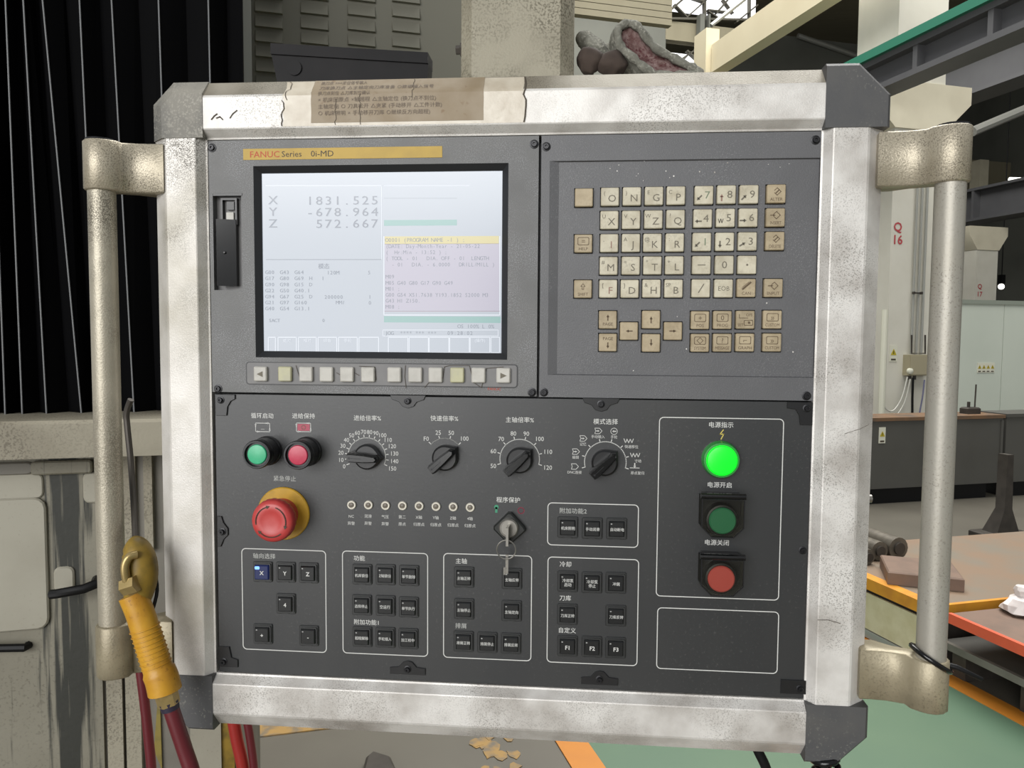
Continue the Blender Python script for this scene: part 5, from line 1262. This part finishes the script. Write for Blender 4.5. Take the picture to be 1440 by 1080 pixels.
def blob(pts, rad, m, nm, fl=1.0):
    b = MB(); P3 = []
    for (x_, y_, w_) in pts: q = P(x_, y_, w_); P3.append(Vector((q[0], q[1], w_)))
    d3 = []; rr_ = []
    for i in range(len(P3)-1):
        for k in range(10):
            f = k/10; q = [P3[max(0, min(len(P3)-1, i+d))] for d in (-1, 0, 1, 2)]
            d3.append(.5*((2*q[1])+(q[2]-q[0])*f+(2*q[0]-5*q[1]+4*q[2]-q[3])*f*f+(3*q[1]-q[0]-3*q[2]+q[3])*f**3)); rr_.append(math.sqrt(max(.01, rad[i]**2+(rad[i+1]**2-rad[i]**2)*(f if i in (0, len(P3)-2) else f*f*(3-2*f)))))
    d3.append(P3[-1]); rr_.append(rad[-1])
    b.tube(d3, rr_, 26, flat_=fl)
    b.v = [tuple(Vector(v)*1+Vector((noise.noise(Vector(v)*.09), noise.noise(Vector(v)*.09+Vector((9, 0, 0))), noise.noise(Vector(v)*.11+Vector((0, 7, 0)))))*2.6) for v in b.v]
    lim = VB+.6; b.v = [(v[0], max(v[1], lim if v[2] > -50 else VT+.5), v[2]) for v in b.v]
    return build(b, nm, m, root, sharp=80)
blob([(812, 88, -38), (822, 86, -36), (838, 88, -34), (846, 93, -36)], [.5, 11, 12, 1], 'glove_brown', 'palm')
blob([(838, 92, -34), (852, 90, -32), (868, 92, -32), (880, 98, -36)], [.5, 10, 10, .5], 'glove_brown', 'finger')
blob([(812, 48, -52), (820, 54, -50), (832, 66, -48), (842, 78, -46), (850, 86, -44)], [.5, 8, 9, 10, 6], 'glove_grey', 'thumb')
blob([(840, 82, -58), (860, 78, -56), (880, 84, -54), (900, 96, -52), (915, 104, -50)], [6, 11, 14, 12, 6], 'glove_grey', 'cuff')

# air blow gun hanging on the left handle
def smooth(P3, k_=5):
    out = []
    for i in range(len(P3)-1):
        for k in range(k_):
            f = k/k_; q = [Vector(P3[max(0, min(len(P3)-1, i+d))]) for d in (-1, 0, 1, 2)]
            out.append(.5*((2*q[1])+(q[2]-q[0])*f+(2*q[0]-5*q[1]+4*q[2]-q[3])*f*f+(3*q[1]-q[0]-3*q[2]+q[3])*f**3))
    out.append(Vector(P3[-1])); return out
def pw3(x_, y_, w_): q = P(x_, y_, w_); return (q[0], q[1], w_)
root = thing('air_blow_gun', 'yellow plastic air blow gun with red hose hanging at the left handle', 'air gun', 'panel', pw3(225, 900, 46))
b = MB(); pts = smooth([pw3(*q) for q in ((186, 836, 46), (197, 862, 46), (206, 890, 46), (214, 915, 46), (222, 940, 46), (228, 955, 46), (232, 972, 46))], 4)
n = len(pts); b.tube(pts, [11.2+1.2*(i/n) + (1.4 if i > n-9 else 0) for i in range(n)], 20); body = build(b, 'grip', 'gun_yellow', root, sharp=60)
for i in range(9):
    q = pts[7+i]; d = (pts[8+i]-pts[6+i]).normalized(); e1 = Vector((0, 0, 1)).cross(d).normalized(); e2 = d.cross(e1)
    b = MB(); b.tube([tuple(q+(e1*math.cos(k*math.pi/10)+e2*math.sin(k*math.pi/10))*12.2) for k in range(20)], .45, 6, closed=True); build(b, 'grip_ring', 'gun_yellow', body)
b = MB(); pts2 = smooth([pw3(*q) for q in ((193, 842, 42), (199, 815, 40), (197, 790, 38), (190, 772, 36), (181, 766, 36))], 4); n = len(pts2)
b.tube(pts2, [11+3.0*math.sin(i/n*math.pi)-4.5*(i/n)**3 for i in range(n)], 16); build(b, 'head', 'gun_olive', root, sharp=60)
b = MB(); b.tube(smooth([pw3(*q) for q in ((182, 826, 54), (177, 810, 56), (176, 795, 56), (182, 783, 54), (192, 780, 50))], 4), 4.2, 10, flat_=.8); build(b, 'trigger_lever', 'brass', root, sharp=60, label='worn brass trigger lever')
b = MB(); b.tube([pw3(174, 826, 54), pw3(193, 820, 54)], 7.5, 6); build(b, 'front_nut', 'brass', root)
b = MB(); b.tube(smooth([pw3(*q) for q in ((191, 775, 26), (189, 720, 4), (184, 650, -20), (179, 600, -26), (178, 580, -26), (184, 562, -24))], 5), 2.9, 10); build(b, 'nozzle_pipe', 'steel_dark', root, label='thin bent nozzle pipe')
b = MB(); b.tube([pw3(233, 972, 46), pw3(238, 991, 46)], [9.5, 9.0], 6); build(b, 'hose_nut', 'brass', root)
b = MB(); b.tube([pw3(237, 987, 46), pw3(240, 998, 46)], [8.2, 7.4], 14); build(b, 'hose_clamp', 'clamp_purple', root)
b = MB(); b.tube(smooth([pw3(*q) for q in ((239, 992, 46), (249, 1022, 46), (260, 1055, 46), (274, 1100, 46), (290, 1180, 40), (300, 1400, 20), (280, 1800, -40))], 5), 6.6, 14); build(b, 'hose', 'hose_red', root, sharp=60, label='dark red air hose')
b = MB(); hk = smooth([pw3(214, 860, 34), pw3(221, 830, 30), pw3(216, 800, 30), pw3(205, 778, 34)], 4); b.tube(hk, 1.6, 8); build(b, 'hang_hook', 'dark_metal', root)
# loose hoses behind
for pts, m, r, lb in (([(196, 930), (203, 985), (209, 1040), (214, 1100), (224, 1300), (230, 1700)], 'hose_red', 5.2, 'dark red hose running down behind the left handle bracket'),
                      ([(326, 1000), (333, 1040), (343, 1090), (352, 1200), (360, 1700)], 'hose_bright', 7.5, 'bright red hose below the console corner'),
                      ([(345, 1000), (352, 1040), (358, 1090), (366, 1200), (380, 1700)], 'hose_red', 5.0, 'thin dark red hose beside the bright red one')):
    w_ = -120 if pts[0][0] < 300 else -240
    b = MB(); b.tube(smooth([pw3(x_, y_, w_) for x_, y_ in pts], 4), r, 12); build(b, 'air_hose', m, frame='panel', label=lb, cat='hose', sharp=60)
# cable tie on the right handle
ux, en = HR; vv = en[1][1]
b = MB(); pts = []
for k in range(20):
    a_ = 2*math.pi*k/20; pts.append((ux+14.5*math.cos(a_), vv-1-9*math.cos(a_), 18+14.5*math.sin(a_)))
root = thing('cable_tie', 'black cable tie looped round the foot of the grab bar', 'cable tie', 'panel', (ux, vv-8, 18))
b.tube(pts, 2.3, 8, closed=True, flat_=.9); build(b, 'loop', 'black_gloss', root, sharp=60)
b = MB(); b.tube([pts[18], pw3(1345, 938, 16), pw3(1380, 955, 10)], [2.4, 2.2, 2.0], 8); build(b, 'tail', 'rubber_black', root, sharp=60)
# cables below the console
b = MB(); b.tube(smooth([pw3(*q) for q in ((1057, 1036, -14), (1067, 1058, -14), (1078, 1082, -16), (1092, 1130, -30), (1100, 1300, -60))], 5), 4.3, 12); build(b, 'black_cable', 'rubber_black', frame='panel', label='straight black cable leaving the underside of the console', cat='cable', sharp=60)
b = MB(); c = P(1161, 1068, 4); pts = [(c[0]+2, V0-FW+4, -10), (c[0]+4, V0-FW-2, -6)]
for k in range(0, 60):
    a_ = k*2*math.pi/12; pts.append((c[0]+10*math.cos(a_)+k*.1, c[1]+2-k*.8, 1+9*math.sin(a_)))
b.tube(pts, 3.0, 10); build(b, 'coiled_cable', 'black_gloss', frame='panel', label='glossy black coiled cable below the console corner', cat='cable', sharp=60)
